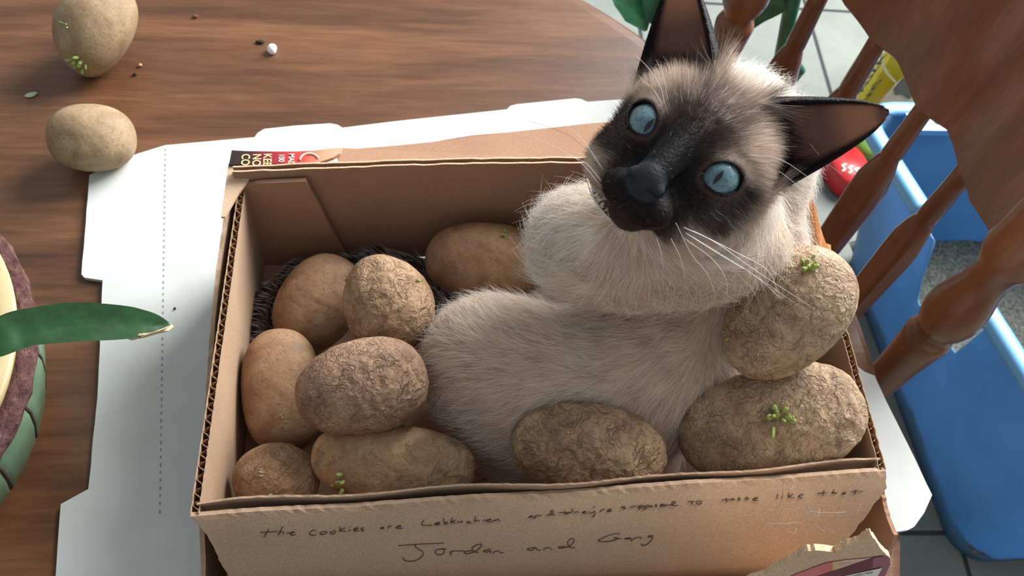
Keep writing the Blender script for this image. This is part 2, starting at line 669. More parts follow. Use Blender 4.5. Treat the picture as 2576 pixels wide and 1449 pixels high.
def text_obj(body, name, origin, xdir, ydir, size, mat, parent, sx=1.0, bold=0.0):
    cu = bpy.data.curves.new(name, 'FONT')
    cu.body = body
    cu.size = size
    cu.offset = bold
    o = bpy.data.objects.new(name, cu)
    COL.objects.link(o)
    x, y = np.asarray(xdir, float), np.asarray(ydir, float)
    x /= np.linalg.norm(x)
    y -= x * (x @ y)
    y /= np.linalg.norm(y)
    z = np.cross(x, y)
    mm = Matrix([[x[i] * sx, y[i], z[i], origin[i]] for i in range(3)] + [[0, 0, 0, 1]])
    dg = bpy.context.evaluated_depsgraph_get()
    me = bpy.data.meshes.new_from_object(o.evaluated_get(dg))
    me.transform(mm)
    bpy.data.objects.remove(o)
    bpy.data.curves.remove(cu)
    me.materials.clear()
    return link_mesh(name, me, mat, parent, False)


up = 0.0004
for body, u, v, size, mt in [('KEEP', 664, 386, 0.0078, M_GOLD), ('NOT', 637, 387, 0.0078, M_GOLD), ('COOK', 609, 387, 0.0078, M_GOLD), ('MADE', 727, 386, 0.0055, M_PALE), ('100%', 702, 387, 0.0055, M_PALE)]:
    o0 = PZ(u, v, sz + up)
    text_obj(body[:3], 'print_text', o0, (0.02, -1, 0), (1, 0.02, 0), size, mt, strip, 0.85, 0.00012)
# curl of the red logo ring
ring = [PZ(778 + 24 * math.cos(a), 404 + 18 * math.sin(a), sz + up) for a in np.linspace(math.pi * 1.02, math.pi * 1.9, 14)]
V, Fs = tube(ring, 0.0008, 6)
mesh('print_ring', V, Fs, M_PALE, strip)
# bare tan edge of the same flap, left of the back-left corner
tb = [PZ(u, v, sz - 0.002) for u, v in [(575, 411), (622, 412), (626, 452), (617, 464), (600, 486), (566, 545), (556, 545), (560, 515)]]
V, Fs = slab(tb, (0, 0, 1), 0.002)
recalc(mesh('side_fold', V, Fs, card_mat('pale_cardboard', (206, 178, 150)), carton, False))

# printed outer wall on the left, bulging a little beyond the inner box
t = NT('maroon_print')
n1 = t.noise(t.coord(), 14, 3)
n2 = t.noise(t.coord(), 160, 3)
col = t.ramp(n1, [(0.3, lin((58, 26, 32))), (0.5, lin((96, 32, 42))), (0.62, lin((120, 48, 50))), (0.75, lin((150, 120, 92)))])
M_MAROON = t.fin(col, 0.45, None, 0.4)
V = []
n = 50
for i in range(n + 1):
    tt = i / n
    y = -0.040 + tt * 0.272
    x = -0.2012 - 0.0030 * math.sin(max(0, min(1, (y + 0.04) / 0.30)) * math.pi) ** 1.4
    top = H - 0.011 + 0.001 * tt - 0.016 * float(sstep(0.17, 0.03, y)) - (0.020 * max(0, min(1, (0.012 - y) / 0.03)))
    for xx in (x, x + 0.0028):
        V += [(xx, y, BZ - 0.003), (xx, y, top + rr_.uniform(-0.0008, 0.0008))]
Fs = []
for i in range(n):
    k, j = i * 4, i * 4 + 4
    Fs += [(k, j, j + 1, k + 1), (k + 2, k + 3, j + 3, j + 2), (k + 1, j + 1, j + 3, k + 3)]
Fs.append((0, 1, 3, 2))
ow = recalc(mesh('outer_left_wall', V, Fs, M_MAROON, carton, False))
ow.data.materials.append(M_CARD)
for p_ in ow.data.polygons:
    if p_.normal.x > 0.3 or p_.normal.z > 0.5: p_.material_index = 1
tag(ow, 'maroon printed outer side of the box')

# torn outer front at the lower right, printed
yf = FR[1] - 0.062
fp = lambda u, v: PPL(u, v, (0, yf, 0), (0.06, 1, 0.0))
tear = [(1880, 1462), (1925, 1449), (1940, 1436), (1985, 1412), (2008, 1404), (2020, 1390), (2050, 1384), (2100, 1389), (2118, 1380), (2132, 1371), (2160, 1366), (2178, 1352), (2190, 1344), (2204, 1362), (2222, 1388), (2240, 1404)]
td = []
for a_, b_ in zip(tear[:-1], tear[1:]):
    for k in range(4):
        q = k / 4
        td.append((a_[0] + (b_[0] - a_[0]) * q + rr_.uniform(-1.2, 1.2), a_[1] + (b_[1] - a_[1]) * q + rr_.uniform(-1.5, 1.5)))
td.append(tear[-1])
poly = [fp(*q) for q in td] + [fp(2212, 1475), fp(2190, 1530), fp(1850, 1600)]
poly = [np.array([q[0], q[1], max(q[2], 0.006)]) for q in poly]
V, Fs = slab(poly, (0, -1, 0), 0.003)
of = recalc(mesh('outer_front_wall', V, Fs, M_TORN, carton, False))
tag(of, 'torn outer front wall with ragged fibrous edge and printed label')


def decal(name, px, mat, d=0.0004, par=None):
    V = [fp(*q) + np.array([0, -d, 0]) for q in px]
    V = [np.array([q[0], q[1], max(q[2], 0.0068)]) for q in V]
    return mesh(name, V, [tuple(range(len(V)))], mat, par or of, False)


M_PRED = plain('label_red', (206, 84, 88), 0.4, 0.4, 0.12, 60)
M_PMAR = plain('label_maroon', (146, 62, 84), 0.4, 0.4, 0.06)
M_PYEL = plain('label_yellow', (206, 186, 108), 0.4, 0.4, 0.06)
M_PPNK = plain('label_pink', (226, 176, 158), 0.4, 0.4, 0.2, 120)
M_PWHT = plain('label_white', (236, 234, 224), 0.45, 0.4, 0.03)
decal('print_patch', [(1970, 1455), (1994, 1446), (2018, 1436), (2030, 1432), (2050, 1424), (2078, 1414), (2094, 1411), (2094, 1452), (1975, 1475)], M_PRED)
decal('print_patch', [(2094, 1411), (2104, 1410), (2104, 1452), (2094, 1453)], M_PYEL)
decal('print_patch', [(2104, 1410), (2130, 1406), (2160, 1404), (2196, 1400), (2194, 1424), (2104, 1446)], M_PPNK)
decal('print_patch', [(2196, 1400), (2222, 1396), (2238, 1404), (2238, 1418), (2104, 1445), (2000, 1466), (1990, 1482), (2194, 1426)], M_PMAR, 0.0006)
decal('print_patch', [(2000, 1463), (2240, 1415), (2226, 1446), (2200, 1480), (1980, 1500)], M_PMAR, 0.0005)
lb = decal('print_label', [(2066, 1456), (2218, 1424), (2204, 1449), (2180, 1490), (2050, 1500)], M_PWHT, 0.0009)
for body, u, v in [('MOISTURE PART SKIM', 2106, 1454), ('ATED CHICKEN', 2134, 1460), ('ODIUM', 2166, 1464)]:
    o0 = fp(u, v) + np.array([0, -0.0012, 0])
    d = fp(u + 100, v - 20) - fp(u, v)
    text_obj(body, 'print_text', o0, d, np.array([0, 0, 1.0]), 0.0056, M_BLACK, lb, 0.37)
# bottom of the outer box in front of the flap, and the unseen rest of its front wall, raised to shade the flap
V, Fs = box(-0.196, 0.196, yf + 0.004, FL[1] + 0.002, 0.0055, 0.0080)
mesh('outer_bottom', V, Fs, M_CARD_IN, carton, False)
V, Fs = box(-0.200, fp(1850, 1600)[0] + 0.01, yf - 0.001, yf + 0.002, 0.0055, 0.079)
mesh('outer_front_wall', V, Fs, M_CARD_IN, carton, False)
# torn right side of the outer box, seen from inside
xs_ = FR[0] + 0.0035
sp = lambda u, v: PPL(u, v, (xs_, 0, 0), (1, 0.02, 0.0))
side_px = [(2215, 1238), (2226, 1236), (2230, 1262), (2238, 1290), (2244, 1310), (2252, 1330), (2260, 1345), (2254, 1362), (2246, 1380), (2242, 1404), (2215, 1392), (2190, 1470), (2040, 1460), (2090, 1390), (2130, 1340), (2180, 1280)]
sp_pts = [sp(*q) for q in dense(side_px, 8, 1.3, 8)]
sp_pts = [np.array([q[0], q[1], max(q[2], 0.006)]) for q in sp_pts]
V, Fs = slab(sp_pts, (-1, 0, 0), -0.0026)
tag(recalc(mesh('outer_side_wall', V, Fs, M_CARD_IN, carton, False)), 'torn side wall of the outer box')
# torn lip standing out from the right wall behind the cat
lip = []
for (u, v, zz) in [(2026, 478, 0.118), (2040, 482, 0.119), (2047, 490, 0.119), (2044, 502, 0.119), (2052, 520, 0.119), (2058, 545, 0.118), (2062, 565, 0.118), (2070, 590, 0.117), (2078, 612, 0.117), (2090, 616, 0.117), (2091, 632, 0.117), (2084, 645, 0.116), (2064, 648, 0.114), (2050, 600, 0.114), (2036, 545, 0.114)]:
    lip.append(PZ(u, v, zz))
V, Fs = slab(lip, (-0.3, 0, 1), 0.0022)
tag(recalc(mesh('torn_lip', V, Fs, card_mat('backlit_cardboard', (214, 150, 104), 0.14), carton, False)), 'torn outward lip on the right rim')  # orange of light shining through is painted into the lip


# handwriting: pen strokes following the curved flap
def flap_hit(u, v):
    r = ray(u, v)
    best = None
    lo = None
    for j in range(NS * 4 + 1):
        s = j / (NS * 4)
        # find u-parameter where ray has same (y,z) profile: intersect with row line
        a, b = flap_pt(0.0, s), flap_pt(1.0, s)
        # distance of ray to row line
        d = b - a
        n_ = np.cross(r, d)
        dist = np.dot(CAM - a, n_) / np.linalg.norm(n_)
        if lo is not None and (lo[0] < 0) != (dist < 0):
            t_ = lo[0] / (lo[0] - dist)
            s_ = lo[1] + (s - lo[1]) * t_
            a, b = flap_pt(0.0, s_), flap_pt(1.0, s_)
            d = b - a
            w_ = CAM - a
            A11, A12, A22 = r @ r, r @ d, d @ d
            B1, B2 = -(r @ w_), d @ w_
            det = A11 * A22 - A12 * A12
            uu = (A11 * B2 + A12 * B1) / det
            return flap_pt(uu, s_)
        lo = (dist, s)
    return None


C1, C2, C3, C4, C5 = (640, 1250, 7.156), (940, 1250, 7.156), (1300, 1220, 7.156), (1540, 1200, 7.156), (1780, 1180, 5.6)
INK = [
 ('the', C1, [[(265,580),(225,650),(170,732)],[(105,642),(250,640),(425,625)],[(510,535),(480,600),(425,692)],[(455,655),(510,630),(530,640),(528,680)],[(575,655),(640,655),(720,640),(700,630),(650,655),(655,685),(700,690),(750,680)]]),
 ('cookies', C1, [[(1115,605),(1060,598),(1000,640),(1000,675),(1060,692),(1120,685)],[(1250,620),(1190,640),(1185,665),(1240,672),(1300,650),(1300,625),(1250,620)],[(1430,605),(1375,630),(1370,655),(1420,662),(1455,640),(1450,608),(1430,605)],[(1535,525),(1540,570),(1540,630)],[(1640,545),(1550,590),(1650,620)],[(1715,570),(1700,615)],[(1716,522),(1720,538)],[(1780,585),(1860,565),(1840,548),(1790,570),(1790,600),(1850,605),(1880,595)],[(1970,545),(1915,560),(1920,575),(1970,595),(1930,608)]]),
 ('are', C2, [[(180,530),(120,550),(150,560),(180,540),(180,570)],[(265,515),(258,562)],[(258,545),(280,520),(320,515)],[(405,530),(490,515),(470,505),(410,530),(410,550),(470,555),(525,548)]]),
 ('lebkuchen', C2, [[(905,405),(870,495),(1060,500)],[(1100,480),(1190,465),(1170,450),(1105,475),(1110,495),(1195,495)],[(1262,370),(1268,430),(1270,490)],[(1270,470),(1310,445),(1330,465),(1285,495)],[(1415,365),(1385,470)],[(1480,410),(1400,445),(1480,465)],[(1515,425),(1525,450),(1570,440),(1590,425),(1600,460)],[(1740,435),(1690,440),(1680,460),(1770,462)],[(1835,340),(1820,455)],[(1825,430),(1880,410),(1895,430),(1905,435)],[(1975,415),(2110,405),(2090,392),(2040,410),(2040,435),(2130,440)],[(2140,440),(2170,405),(2180,420),(2230,390),(2260,400),(2270,435)]]),
 ('jordan', C2, [[(445,870),(700,850),(1000,835),(1265,825)],[(760,850),(745,885),(800,930),(880,980),(890,1030),(830,1100),(720,1145),(600,1150),(540,1120),(520,1080)],[(1310,935),(1230,925),(1130,950),(1105,990),(1150,1030),(1220,1030),(1270,990),(1260,945),(1230,930)],[(1390,970),(1380,1010),(1400,1050)],[(1385,1000),(1430,965),(1520,965),(1640,965)],[(1780,960),(1680,970),(1630,995),(1680,1015),(1780,990),(1850,965),(1920,900),(1945,845),(1870,850),(1790,890),(1775,940),(1830,985),(1890,995)],[(2110,930),(2040,945),(1975,965),(2040,985),(2110,960),(2110,1005)],[(2150,1010),(2190,970),(2240,960),(2290,995),(2340,990)]]),
 ('and_they', C3, [[(300,540),(230,570),(225,555),(290,540),(300,570),(345,575)],[(345,575),(350,535),(460,530)],[(540,520),(600,520),(660,490),(660,440),(630,440),(615,470),(640,515),(705,518)],[(770,472),(890,475),(1000,470)],[(880,440),(865,490),(900,500),(950,485)],[(1020,400),(1010,440),(1050,470),(1100,460),(1130,475)],[(1180,475),(1250,460),(1230,450),(1190,475),(1210,490),(1280,485)],[(1310,450),(1310,480),(1360,485),(1410,450),(1420,480),(1400,550),(1360,545)],[(1395,355),(1420,380)],[(1520,430),(1510,465)],[(1515,445),(1560,420),(1600,420)],[(1640,445),(1710,430),(1690,415),(1640,440),(1640,460),(1720,460)]]),
 ('supposed', C4, [[(250,515),(165,530),(240,545),(250,555),(210,560)],[(330,510),(340,530),(390,520),(420,510),(430,530)],[(470,500),(500,540),(490,580)],[(460,545),(500,510),(550,500),(550,530),(500,540)],[(560,510),(600,540),(590,575),(550,570)],[(580,520),(640,500),(670,515),(630,540),(590,545)],[(700,510),(680,525),(720,530),(720,510),(700,510)],[(815,490),(770,500),(810,520),(780,535)],[(860,510),(920,495),(910,480),(865,505),(870,525),(930,520)],[(980,490),(930,500),(950,520),(1010,500),(1080,500),(1135,460),(1130,440),(1085,450),(1070,490),(1110,515),(1190,505)]]),
 ('to', C4, [[(1365,440),(1490,440)],[(1450,425),(1430,470),(1450,490)],[(1620,435),(1540,430),(1515,460),(1540,485),(1600,475),(1615,445)]]),
 ('taste', C5, [[(200,430),(320,425)],[(265,400),(265,440),(280,458)],[(380,405),(330,425),(390,430)],[(465,395),(430,405),(465,425),(430,438)],[(520,410),(600,405)],[(560,375),(560,435)],[(640,415),(710,405),(690,395),(645,415),(650,432),(715,438)]]),
 ('like', C5, [[(995,345),(980,415)],[(1060,375),(1045,410)],[(1066,343),(1072,351)],[(1150,320),(1140,400)],[(1210,345),(1150,380),(1225,398)],[(1290,375),(1345,355),(1335,345),(1290,370),(1290,395),(1340,400)]]),
 ('that', C5, [[(1550,340),(1680,330)],[(1645,295),(1620,350),(1630,372)],[(1785,280),(1745,345)],[(1750,345),(1785,325),(1790,350),(1815,325)],[(1945,320),(1885,345),(1920,350),(1930,325),(1935,355)],[(2020,320),(2100,315),(2180,322)],[(2090,285),(2065,330),(2080,352)]]),
 ('and', C3, [[(340,1105),(190,1140),(270,1165),(350,1120),(370,1155),(440,1165)],[(490,1165),(500,1130),(590,1115),(620,1145),(650,1155)],[(860,1095),(755,1105),(790,1130),(870,1110),(960,1090),(1030,1010),(1035,955),(970,960),(920,1020),(940,1085),(1000,1120),(1055,1112)]]),
 ('gang', C3, [[(1870,880),(1790,865),(1640,905),(1480,980),(1500,1005),(1620,1010),(1780,980),(1840,950),(1750,945),(1890,955)],[(2050,940),(1940,960),(2010,965),(2050,950),(2060,1000)],[(2060,1000),(2130,950),(2230,935),(2240,970)],[(2450,905),(2370,910),(2380,935),(2450,920),(2420,990),(2350,1060),(2260,1085),(2245,1050)]]),
]
for wname, (ox, oy, sc), strokes in INK:
    parts = []
    for st_ in strokes:
        pp = catmull([(ox + a / sc, oy + b / sc) for a, b in st_], 4) if len(st_) > 2 else np.array([(ox + a / sc, oy + b / sc) for a, b in st_])
        hit = [flap_hit(a, b) for a, b in pp]
        hit = [h + np.array([0, -0.0002, 0.0003]) for h in hit if h is not None]
        if len(hit) < 2: continue
        v_, f_ = tube(hit, 0.00021, 5)
        parts.append((v_, f_))
    if parts:
        V, Fs = merge(parts)
        tag(mesh('handwriting', V, Fs, M_BLACK, flap), 'handwritten dark ink word', kind='stuff')
# ------------------------------------------------------------------ potatoes
def potato_mat(name, base, dark, light, wr, patch=None, pk=0.0, scale=1.0):
    t = NT(name)
    base, dark, light = (tuple(x * k for x, k in zip(c_, (0.95, 0.925, 0.90))) for c_ in (base, dark, light))
    v = t.coord()
    big = t.noise(v, 38 * scale, 5, 0.6, 0.6)
    fine = t.noise(v, 420, 4, 0.7)
    col = t.ramp(big, [(0.3, lin(dark)), (0.5, lin(base)), (0.68, lin(light))])
    col = t.mix(0.55, col, t.ramp(fine, [(0.32, (0.55, 0.5, 0.46)), (0.5, (1, 1, 1)), (0.75, (1.1, 1.08, 1.05))]), 'MULTIPLY')
    # creases : warped cell borders and ridges
    wv = t.n('ShaderNodeTexNoise')
    wv.inputs['Scale'].default_value = 55
    wv.inputs['Detail'].default_value = 3
    t.l(v, wv.inputs['Vector'])
    ad = t.n('ShaderNodeVectorMath', operation='MULTIPLY_ADD')
    t.l(wv.outputs['Color'], ad.inputs[0])
    ad.inputs[1].default_value = (0.05, 0.05, 0.05)
    t.l(v, ad.inputs[2])
    # winding ridges : where a warped noise passes through its middle value
    def ridge(scale, dist, wdt):
        nn = t.noise(ad.outputs[0], scale, 2.5, 0.5, dist)
        return t.ramp(nn, [(0.5 - wdt, (0.35, 0.35, 0.35)), (0.5 - wdt * 0.35, (0.62, 0.62, 0.62)), (0.5, (1, 1, 1)), (0.5 + wdt * 0.2, (0.3, 0.3, 0.3)), (0.5 + wdt, (0.42, 0.42, 0.42))])
    r1 = ridge(36, 1.0, 0.085)
    r2 = ridge(78, 0.7, 0.10)
    rn = t.noise(ad.outputs[0], 95, 5, 0.6, 0.8)
    lo = min(0.6, max(0.08, wr - 0.8))
    msk = t.ramp(t.noise(v, 34, 3), [(0.38, (lo, lo, lo)), (0.60, (1, 1, 1))])
    h = t.mix(0.45, t.mix(0.42, r1, r2), rn)
    h = t.mix(msk, (0.45, 0.45, 0.45), h)
    nrm = t.bump(h, min(1.0, 0.95 * wr), 0.0026 + 0.0030 * max(0, wr - 0.5))
    nrm = t.bump(fine, 0.35, 0.0005, nrm)
    line = t.ramp(h, [(0.3, (0.86, 0.82, 0.79)), (0.5, (1, 1, 1)), (0.72, (1.22, 1.19, 1.14))])  # crest highlights and crease shade painted into the skin colour
    col = t.mix(0.75 * min(1, wr), col, line, 'MULTIPLY')
    # eyes and specks
    sp = t.n('ShaderNodeTexVoronoi', feature='F1')
    sp.inputs['Scale'].default_value = 150
    t.l(v, sp.inputs['Vector'])
    dots = t.ramp(sp.outputs['Distance'], [(0.07, (0.45, 0.36, 0.3)), (0.13, (1, 1, 1))])
    col = t.mix(0.6, col, dots, 'MULTIPLY')
    if patch:
        pm = t.ramp(t.noise(v, 60, 4, 0.7), [(0.56, (0, 0, 0)), (0.68, (pk, pk, pk))])
        col = t.mix(pm, col, lin(patch))
    return t.fin(col, 0.62, nrm, 0.28)


POT = []


def camvec(x, y, z):
    return RW.T @ np.array([x, y, z], float)


def potato(u, v, a, b, ang, z, label, mat, c=None, taper=0.0, bend=0.0, sq=2.0, lump=0.05, wr=1.0, seed=1, tilt=0.0, group=None, dents=()):
    """potato with half axes a, b in photo pixels at its own distance; ang = long-axis angle in the picture plane"""
    p = PZ(u, v, z)
    d = float(proj(p)[2])
    k = d / F_PX
    aw, bw = a * k, b * k
    cw = (c if c else b) * k
    fw = ray(u, v)
    fw = fw / np.linalg.norm(fw)
    ca, sa = math.cos(math.radians(ang)), math.sin(math.radians(ang))
    ex = camvec(ca, sa, 0)
    ex -= fw * (ex @ fw)
    ex /= np.linalg.norm(ex)
    if tilt:
        ex = ex * math.cos(tilt) + fw * math.sin(tilt)
        fw2 = fw - ex * (fw @ ex)
        fw2 /= np.linalg.norm(fw2)
    else:
        fw2 = fw
    ey = np.cross(fw2, ex)
    bm = bmesh.new()
    bmesh.ops.create_icosphere(bm, subdivisions=6, radius=1.0)
    V = np.array([x.co[:] for x in bm.verts])
    q = (np.abs(V) ** sq).sum(1) ** (-1.0 / sq)
    V = V * q[:, None]
    r0 = snoise(V, 1.6, seed * 3 + 1) * 0.5 + snoise(V, 3.0, seed * 3 + 2) * 0.22
    V = V * (1 + lump * r0)[:, None]
    for (dx, dy, rr, dep) in dents:      # sunken eyes, on the camera-facing side
        cc = np.array([dx, dy, -math.sqrt(max(0.02, 1 - dx * dx - dy * dy))])
        w = np.exp(-((V - cc) ** 2).sum(1) / (rr * rr))
        V = V * (1 - dep * w)[:, None]
    x, y, zz = V[:, 0].copy(), V[:, 1].copy(), V[:, 2].copy()
    s = 1 + taper * x
    y2 = y * s + bend * (x * x - 0.4)
    L = np.stack([x * aw, y2 * bw, zz * s * cw], 1)
    # wrinkles as relief
    if wr > 0:
        sc = np.array([130.0, 75.0, 100.0])
        rid = np.array([mnoise.ridged_multi_fractal(Vector(t_) , 0.9, 2.1, 3, 1.0, 2.0) for t_ in (L * sc + seed * 7.7)])
        rid = (rid - rid.mean()) / (rid.std() + 1e-9)
        ok = 0.35 + 0.65 * sstep(-0.4, 0.9, snoise(V, 2.0, seed + 50))
        nrm = V / np.linalg.norm(V, axis=1)[:, None]
        L = L + nrm * (rid * ok * 0.00036 * wr)[:, None]
    W = p + L[:, :1] * ex + L[:, 1:2] * ey + L[:, 2:] * fw2
    Fs = np.array([[vv.index for vv in f.verts] for f in bm.faces], dtype=np.int32)
    bm.free()
    W_l = W - p
    o = mesh('potato', W_l, Fs, mat)
    o.location = p
    tag(o, label, 'potato', group)
    POT.append((p, aw, bw, cw, ex, ey, fw2))
    return o, W


M_SPROUT = plain('sprout_green', (140, 154, 84), 0.5, 0.3, 0.25, 300)
M_SPROUT2 = plain('sprout_pale', (196, 196, 128), 0.5, 0.3, 0.2, 300)


def sprout(pot, u, v, size, n=9, seed=1, mat=None, pale=False):
    o, W = pot
    pj = proj(W)
    d = np.hypot(pj[:, 0] - u, pj[:, 1] - v)
    near = np.where(d < d.min() + 12)[0]
    i = near[np.argmin(pj[near, 2])]
    p = W[i]
    ctr = W.mean(0)
    nr = p - ctr
    nr /= np.linalg.norm(nr)
    r = random.Random(seed)
    parts = []
    t1 = np.cross(nr, [0.2, 0.3, 0.9])
    t1 /= np.linalg.norm(t1)
    t2 = np.cross(nr, t1)
    for k in range(n):
        a = r.uniform(0, 6.28)
        off = (t1 * math.cos(a) + t2 * math.sin(a)) * size * r.uniform(0.0, 0.55)
        dr = nr * r.uniform(0.2, 0.9) + (off / size) * r.uniform(0.8, 1.8) + (t1 * r.uniform(-1, 1) + t2 * r.uniform(-1, 1)) * 0.25
        dr /= np.linalg.norm(dr)
        L = size * r.uniform(0.25, 0.62)
        b0 = p + off - nr * size * 0.08
        pth = [b0, b0 + dr * L * 0.4, b0 + dr * L * 0.8 + nr * L * 0.1, b0 + dr * L * 1.05]
        w = size * r.uniform(0.09, 0.16)
        parts.append(tube(pth, [w * 0.8, w, w * 0.85, w * 0.25], 7))
    V, Fs = merge(parts)
    tag(mesh('sprout', V, Fs, M_SPROUT2 if pale else M_SPROUT, o), 'small green sprout', kind='stuff')


M_PA = potato_mat('potato_skin_brown', (166, 139, 112), (130, 104, 84), (190, 163, 133), 1.2)
M_PB = potato_mat('potato_skin_mauve', (158, 130, 108), (120, 96, 82), (184, 156, 130), 1.3)
M_PG = potato_mat('potato_skin_furrowed', (166, 140, 114), (126, 102, 84), (194, 168, 138), 1.6)
M_PC = potato_mat('potato_skin_smooth', (156, 126, 98), (128, 94, 72), (176, 148, 116), 0.35, (136, 116, 104), 0.6)
M_PD = potato_mat('potato_skin_spotted', (170, 144, 114), (138, 110, 86), (192, 166, 136), 0.8, (92, 86, 82), 0.75)
M_PE = potato_mat('potato_skin_grey', (176, 154, 128), (138, 114, 94), (200, 180, 154), 1.3, (108, 100, 94), 0.6)
M_PT = potato_mat('potato_skin_table', (164, 145, 116), (140, 116, 90), (182, 164, 134), 0.25)
GB = 'potatoes packed in the box around the cat'

pk = {}
pk['t1'] = potato(243, 70, 122, 92, -62, 0.034, 'sprouting pale potato on the table at the upper left', M_PT, taper=0.02, bend=0.20, lump=0.05, wr=0.15, seed=21, dents=[(0.55, -0.45, 0.3, 0.06)], group='potatoes loose on the table')
pk['t2'] = potato(232, 348, 103, 84, 0, 0.0266, 'smooth tan potato on the table touching the white cardboard sheet', M_PT, sq=2.25, lump=0.05, wr=0.12, seed=22, dents=[(-0.45, 0.1, 0.3, 0.05)], group='potatoes loose on the table')
pk['3'] = potato(1222, 657, 153, 97, 4, 0.052, 'potato against the back wall, beside the white chest fur', M_PC, sq=2.35, lump=0.05, wr=0.2, seed=23, group=GB)
pk['A'] = potato(800, 757, 130, 98, -58, 0.044, 'potato in the back left corner, partly behind the wrinkled one', M_PC, c=78, sq=2.2, lump=0.06, wr=0.3, seed=24, group=GB)
pk['B'] = potato(976, 762, 128, 112, 64, 0.080, 'egg-shaped wrinkled potato with a dark sunken eye, nearest the dark gap', M_PA, c=92, taper=0.10, lump=0.05, wr=1.0, seed=25, dents=[(0.62, 0.42, 0.2, 0.10), (-0.75, 0.0, 0.2, 0.05)], group=GB)
pk['C'] = potato(712, 982, 157, 101, 86, 0.046, 'long speckled upright potato against the left box wall', M_PC, c=78, sq=2.4, lump=0.05, wr=0.2, seed=26, group=GB)
pk['D'] = potato(910, 974, 167, 120, -12, 0.092, 'wrinkled mauve-brown potato lying across the speckled one', M_PB, c=96, taper=0.08, sq=2.25, lump=0.04, wr=1.0, seed=27, dents=[(0.72, -0.3, 0.12, 0.05)], group=GB)
pk['E'] = potato(694, 1204, 110, 88, 8, 0.054, 'smallest potato in the front left corner of the box', M_PA, c=74, lump=0.05, wr=0.4, seed=28, dents=[(-0.15, -0.2, 0.1, 0.05)], group=GB)
pk['F'] = potato(990, 1167, 202, 96, 6, 0.060, 'long spotted potato with a curled green sprout behind the front flap', M_PD, c=78, sq=2.45, lump=0.05, wr=0.5, seed=29, dents=[(0.62, 0.2, 0.12, 0.06)], group=GB)
pk['G'] = potato(1481, 1130, 194, 114, 7, 0.089, 'deeply wrinkled potato alone in the middle of the front', M_PG, c=76, sq=2.2, lump=0.03, wr=1.5, seed=30, dents=[(-0.3, -0.45, 0.1, 0.06)], group=GB)
pk['H'] = potato(1937, 1064, 230, 140, -14, 0.102, 'largest potato with a green sprout cluster in its middle, front right corner', M_PE, c=92, taper=0.07, sq=2.3, lump=0.05, wr=1.0, seed=31, dents=[(0.02, -0.05, 0.1, 0.04)], group=GB)
pk['I'] = potato(1982, 790, 187, 132, -46, 0.156, 'wrinkled potato leaning high on the right wall under the whiskers', M_PE, c=104, taper=0.03, sq=2.15, lump=0.04, wr=1.2, seed=32, group=GB)
sprout(pk['t1'], 205, 168, 0.012, 10, 1)
sprout(pk['t1'], 152, 70, 0.006, 5, 2)
sprout(pk['3'], 1272, 582, 0.006, 7, 3)
sprout(pk['B'], 1062, 702, 0.004, 4, 4)
sprout(pk['A'], 882, 690, 0.004, 4, 5)
sprout(pk['F'], 850, 1222, 0.011, 8, 6)
sprout(pk['G'], 1433, 1077, 0.0035, 5, 7, pale=True)
sprout(pk['H'], 1955, 1045, 0.014, 14, 8)
sprout(pk['H'], 1985, 922, 0.008, 7, 9)
sprout(pk['I'], 2035, 662, 0.010, 10, 10)
sprout(pk['I'], 1817, 842, 0.005, 5, 11)
sprout(pk['C'], 716, 1046, 0.004, 4, 12)
sprout(pk['E'], 668, 1180, 0.004, 5, 13, pale=True)
sprout(pk['E'], 692, 1252, 0.004, 5, 14, pale=True)
# ------------------------------------------------------------------ the cat
O_H = P(1713, 373, 0.395)                     # point between the eyes
fw_h = -ray(1713, 373)
fw_h /= np.linalg.norm(fw_h)
ph = math.radians(36.8)
Rh = camvec(math.cos(ph), math.sin(ph), 0)
Rh -= fw_h * (Rh @ fw_h)
Rh /= np.linalg.norm(Rh)
Uh = np.cross(fw_h, Rh)                       # crown direction
if Uh @ camvec(math.sin(ph), -math.cos(ph), 0) < 0: Uh = -Uh
yaw, pit = math.radians(9), math.radians(3)
Fh = fw_h * math.cos(yaw) - Rh * math.sin(yaw)
Rh = Rh * math.cos(yaw) + fw_h * math.sin(yaw)
Fh, Uh = Fh * math.cos(pit) + Uh * math.sin(pit), Uh * math.cos(pit) - Fh * math.sin(pit)
HM = np.stack([Rh, Uh, Fh])                   # world -> head axes


def toh(p):
    return (np.asarray(p, float) - O_H) @ HM.T * 100.0       # centimetres


def fromh(q):
    return np.asarray(q, float) @ HM / 100.0 + O_H


def ell(p, c, r, M=None):
    d = p - np.asarray(c, np.float32)
    if M is not None: d = d @ np.asarray(M, np.float32).T
    r = np.asarray(r, np.float32)
    k0 = np.sqrt(((d / r) ** 2).sum(-1)) + 1e-6
    k1 = np.sqrt(((d / r ** 2).astype(np.float32) ** 2).sum(-1)) + 1e-6
    return k0 * (k0 - 1) / k1


def cap(p, a, b, ra, rb):
    a, b = np.asarray(a, np.float32), np.asarray(b, np.float32)
    d = b - a
    t = np.clip(((p - a) @ d) / (d @ d + 1e-9), 0, 1)
    q = p - a - t[..., None] * d
    return np.sqrt((q ** 2).sum(-1)) - (ra + (rb - ra) * t)


def smin(a, b, k):
    h = np.clip(0.5 + 0.5 * (b - a) / k, 0, 1)
    return b + (a - b) * h - k * h * (1 - h)


def smax(a, b, k):
    return -smin(-a, -b, k)


EYE = 1.94
EYE_F = -1.02
EYE_R = 1.12


def eye_frame(s):
    f = np.array([0.42 * s, 0.05, 1.0])
    f /= np.linalg.norm(f)
    a = math.radians(24)
    x = np.array([s * math.cos(a), math.sin(a), 0])
    x -= f * (x @ f)
    x /= np.linalg.norm(x)
    y = np.cross(f, x) * s
    return x, y, f


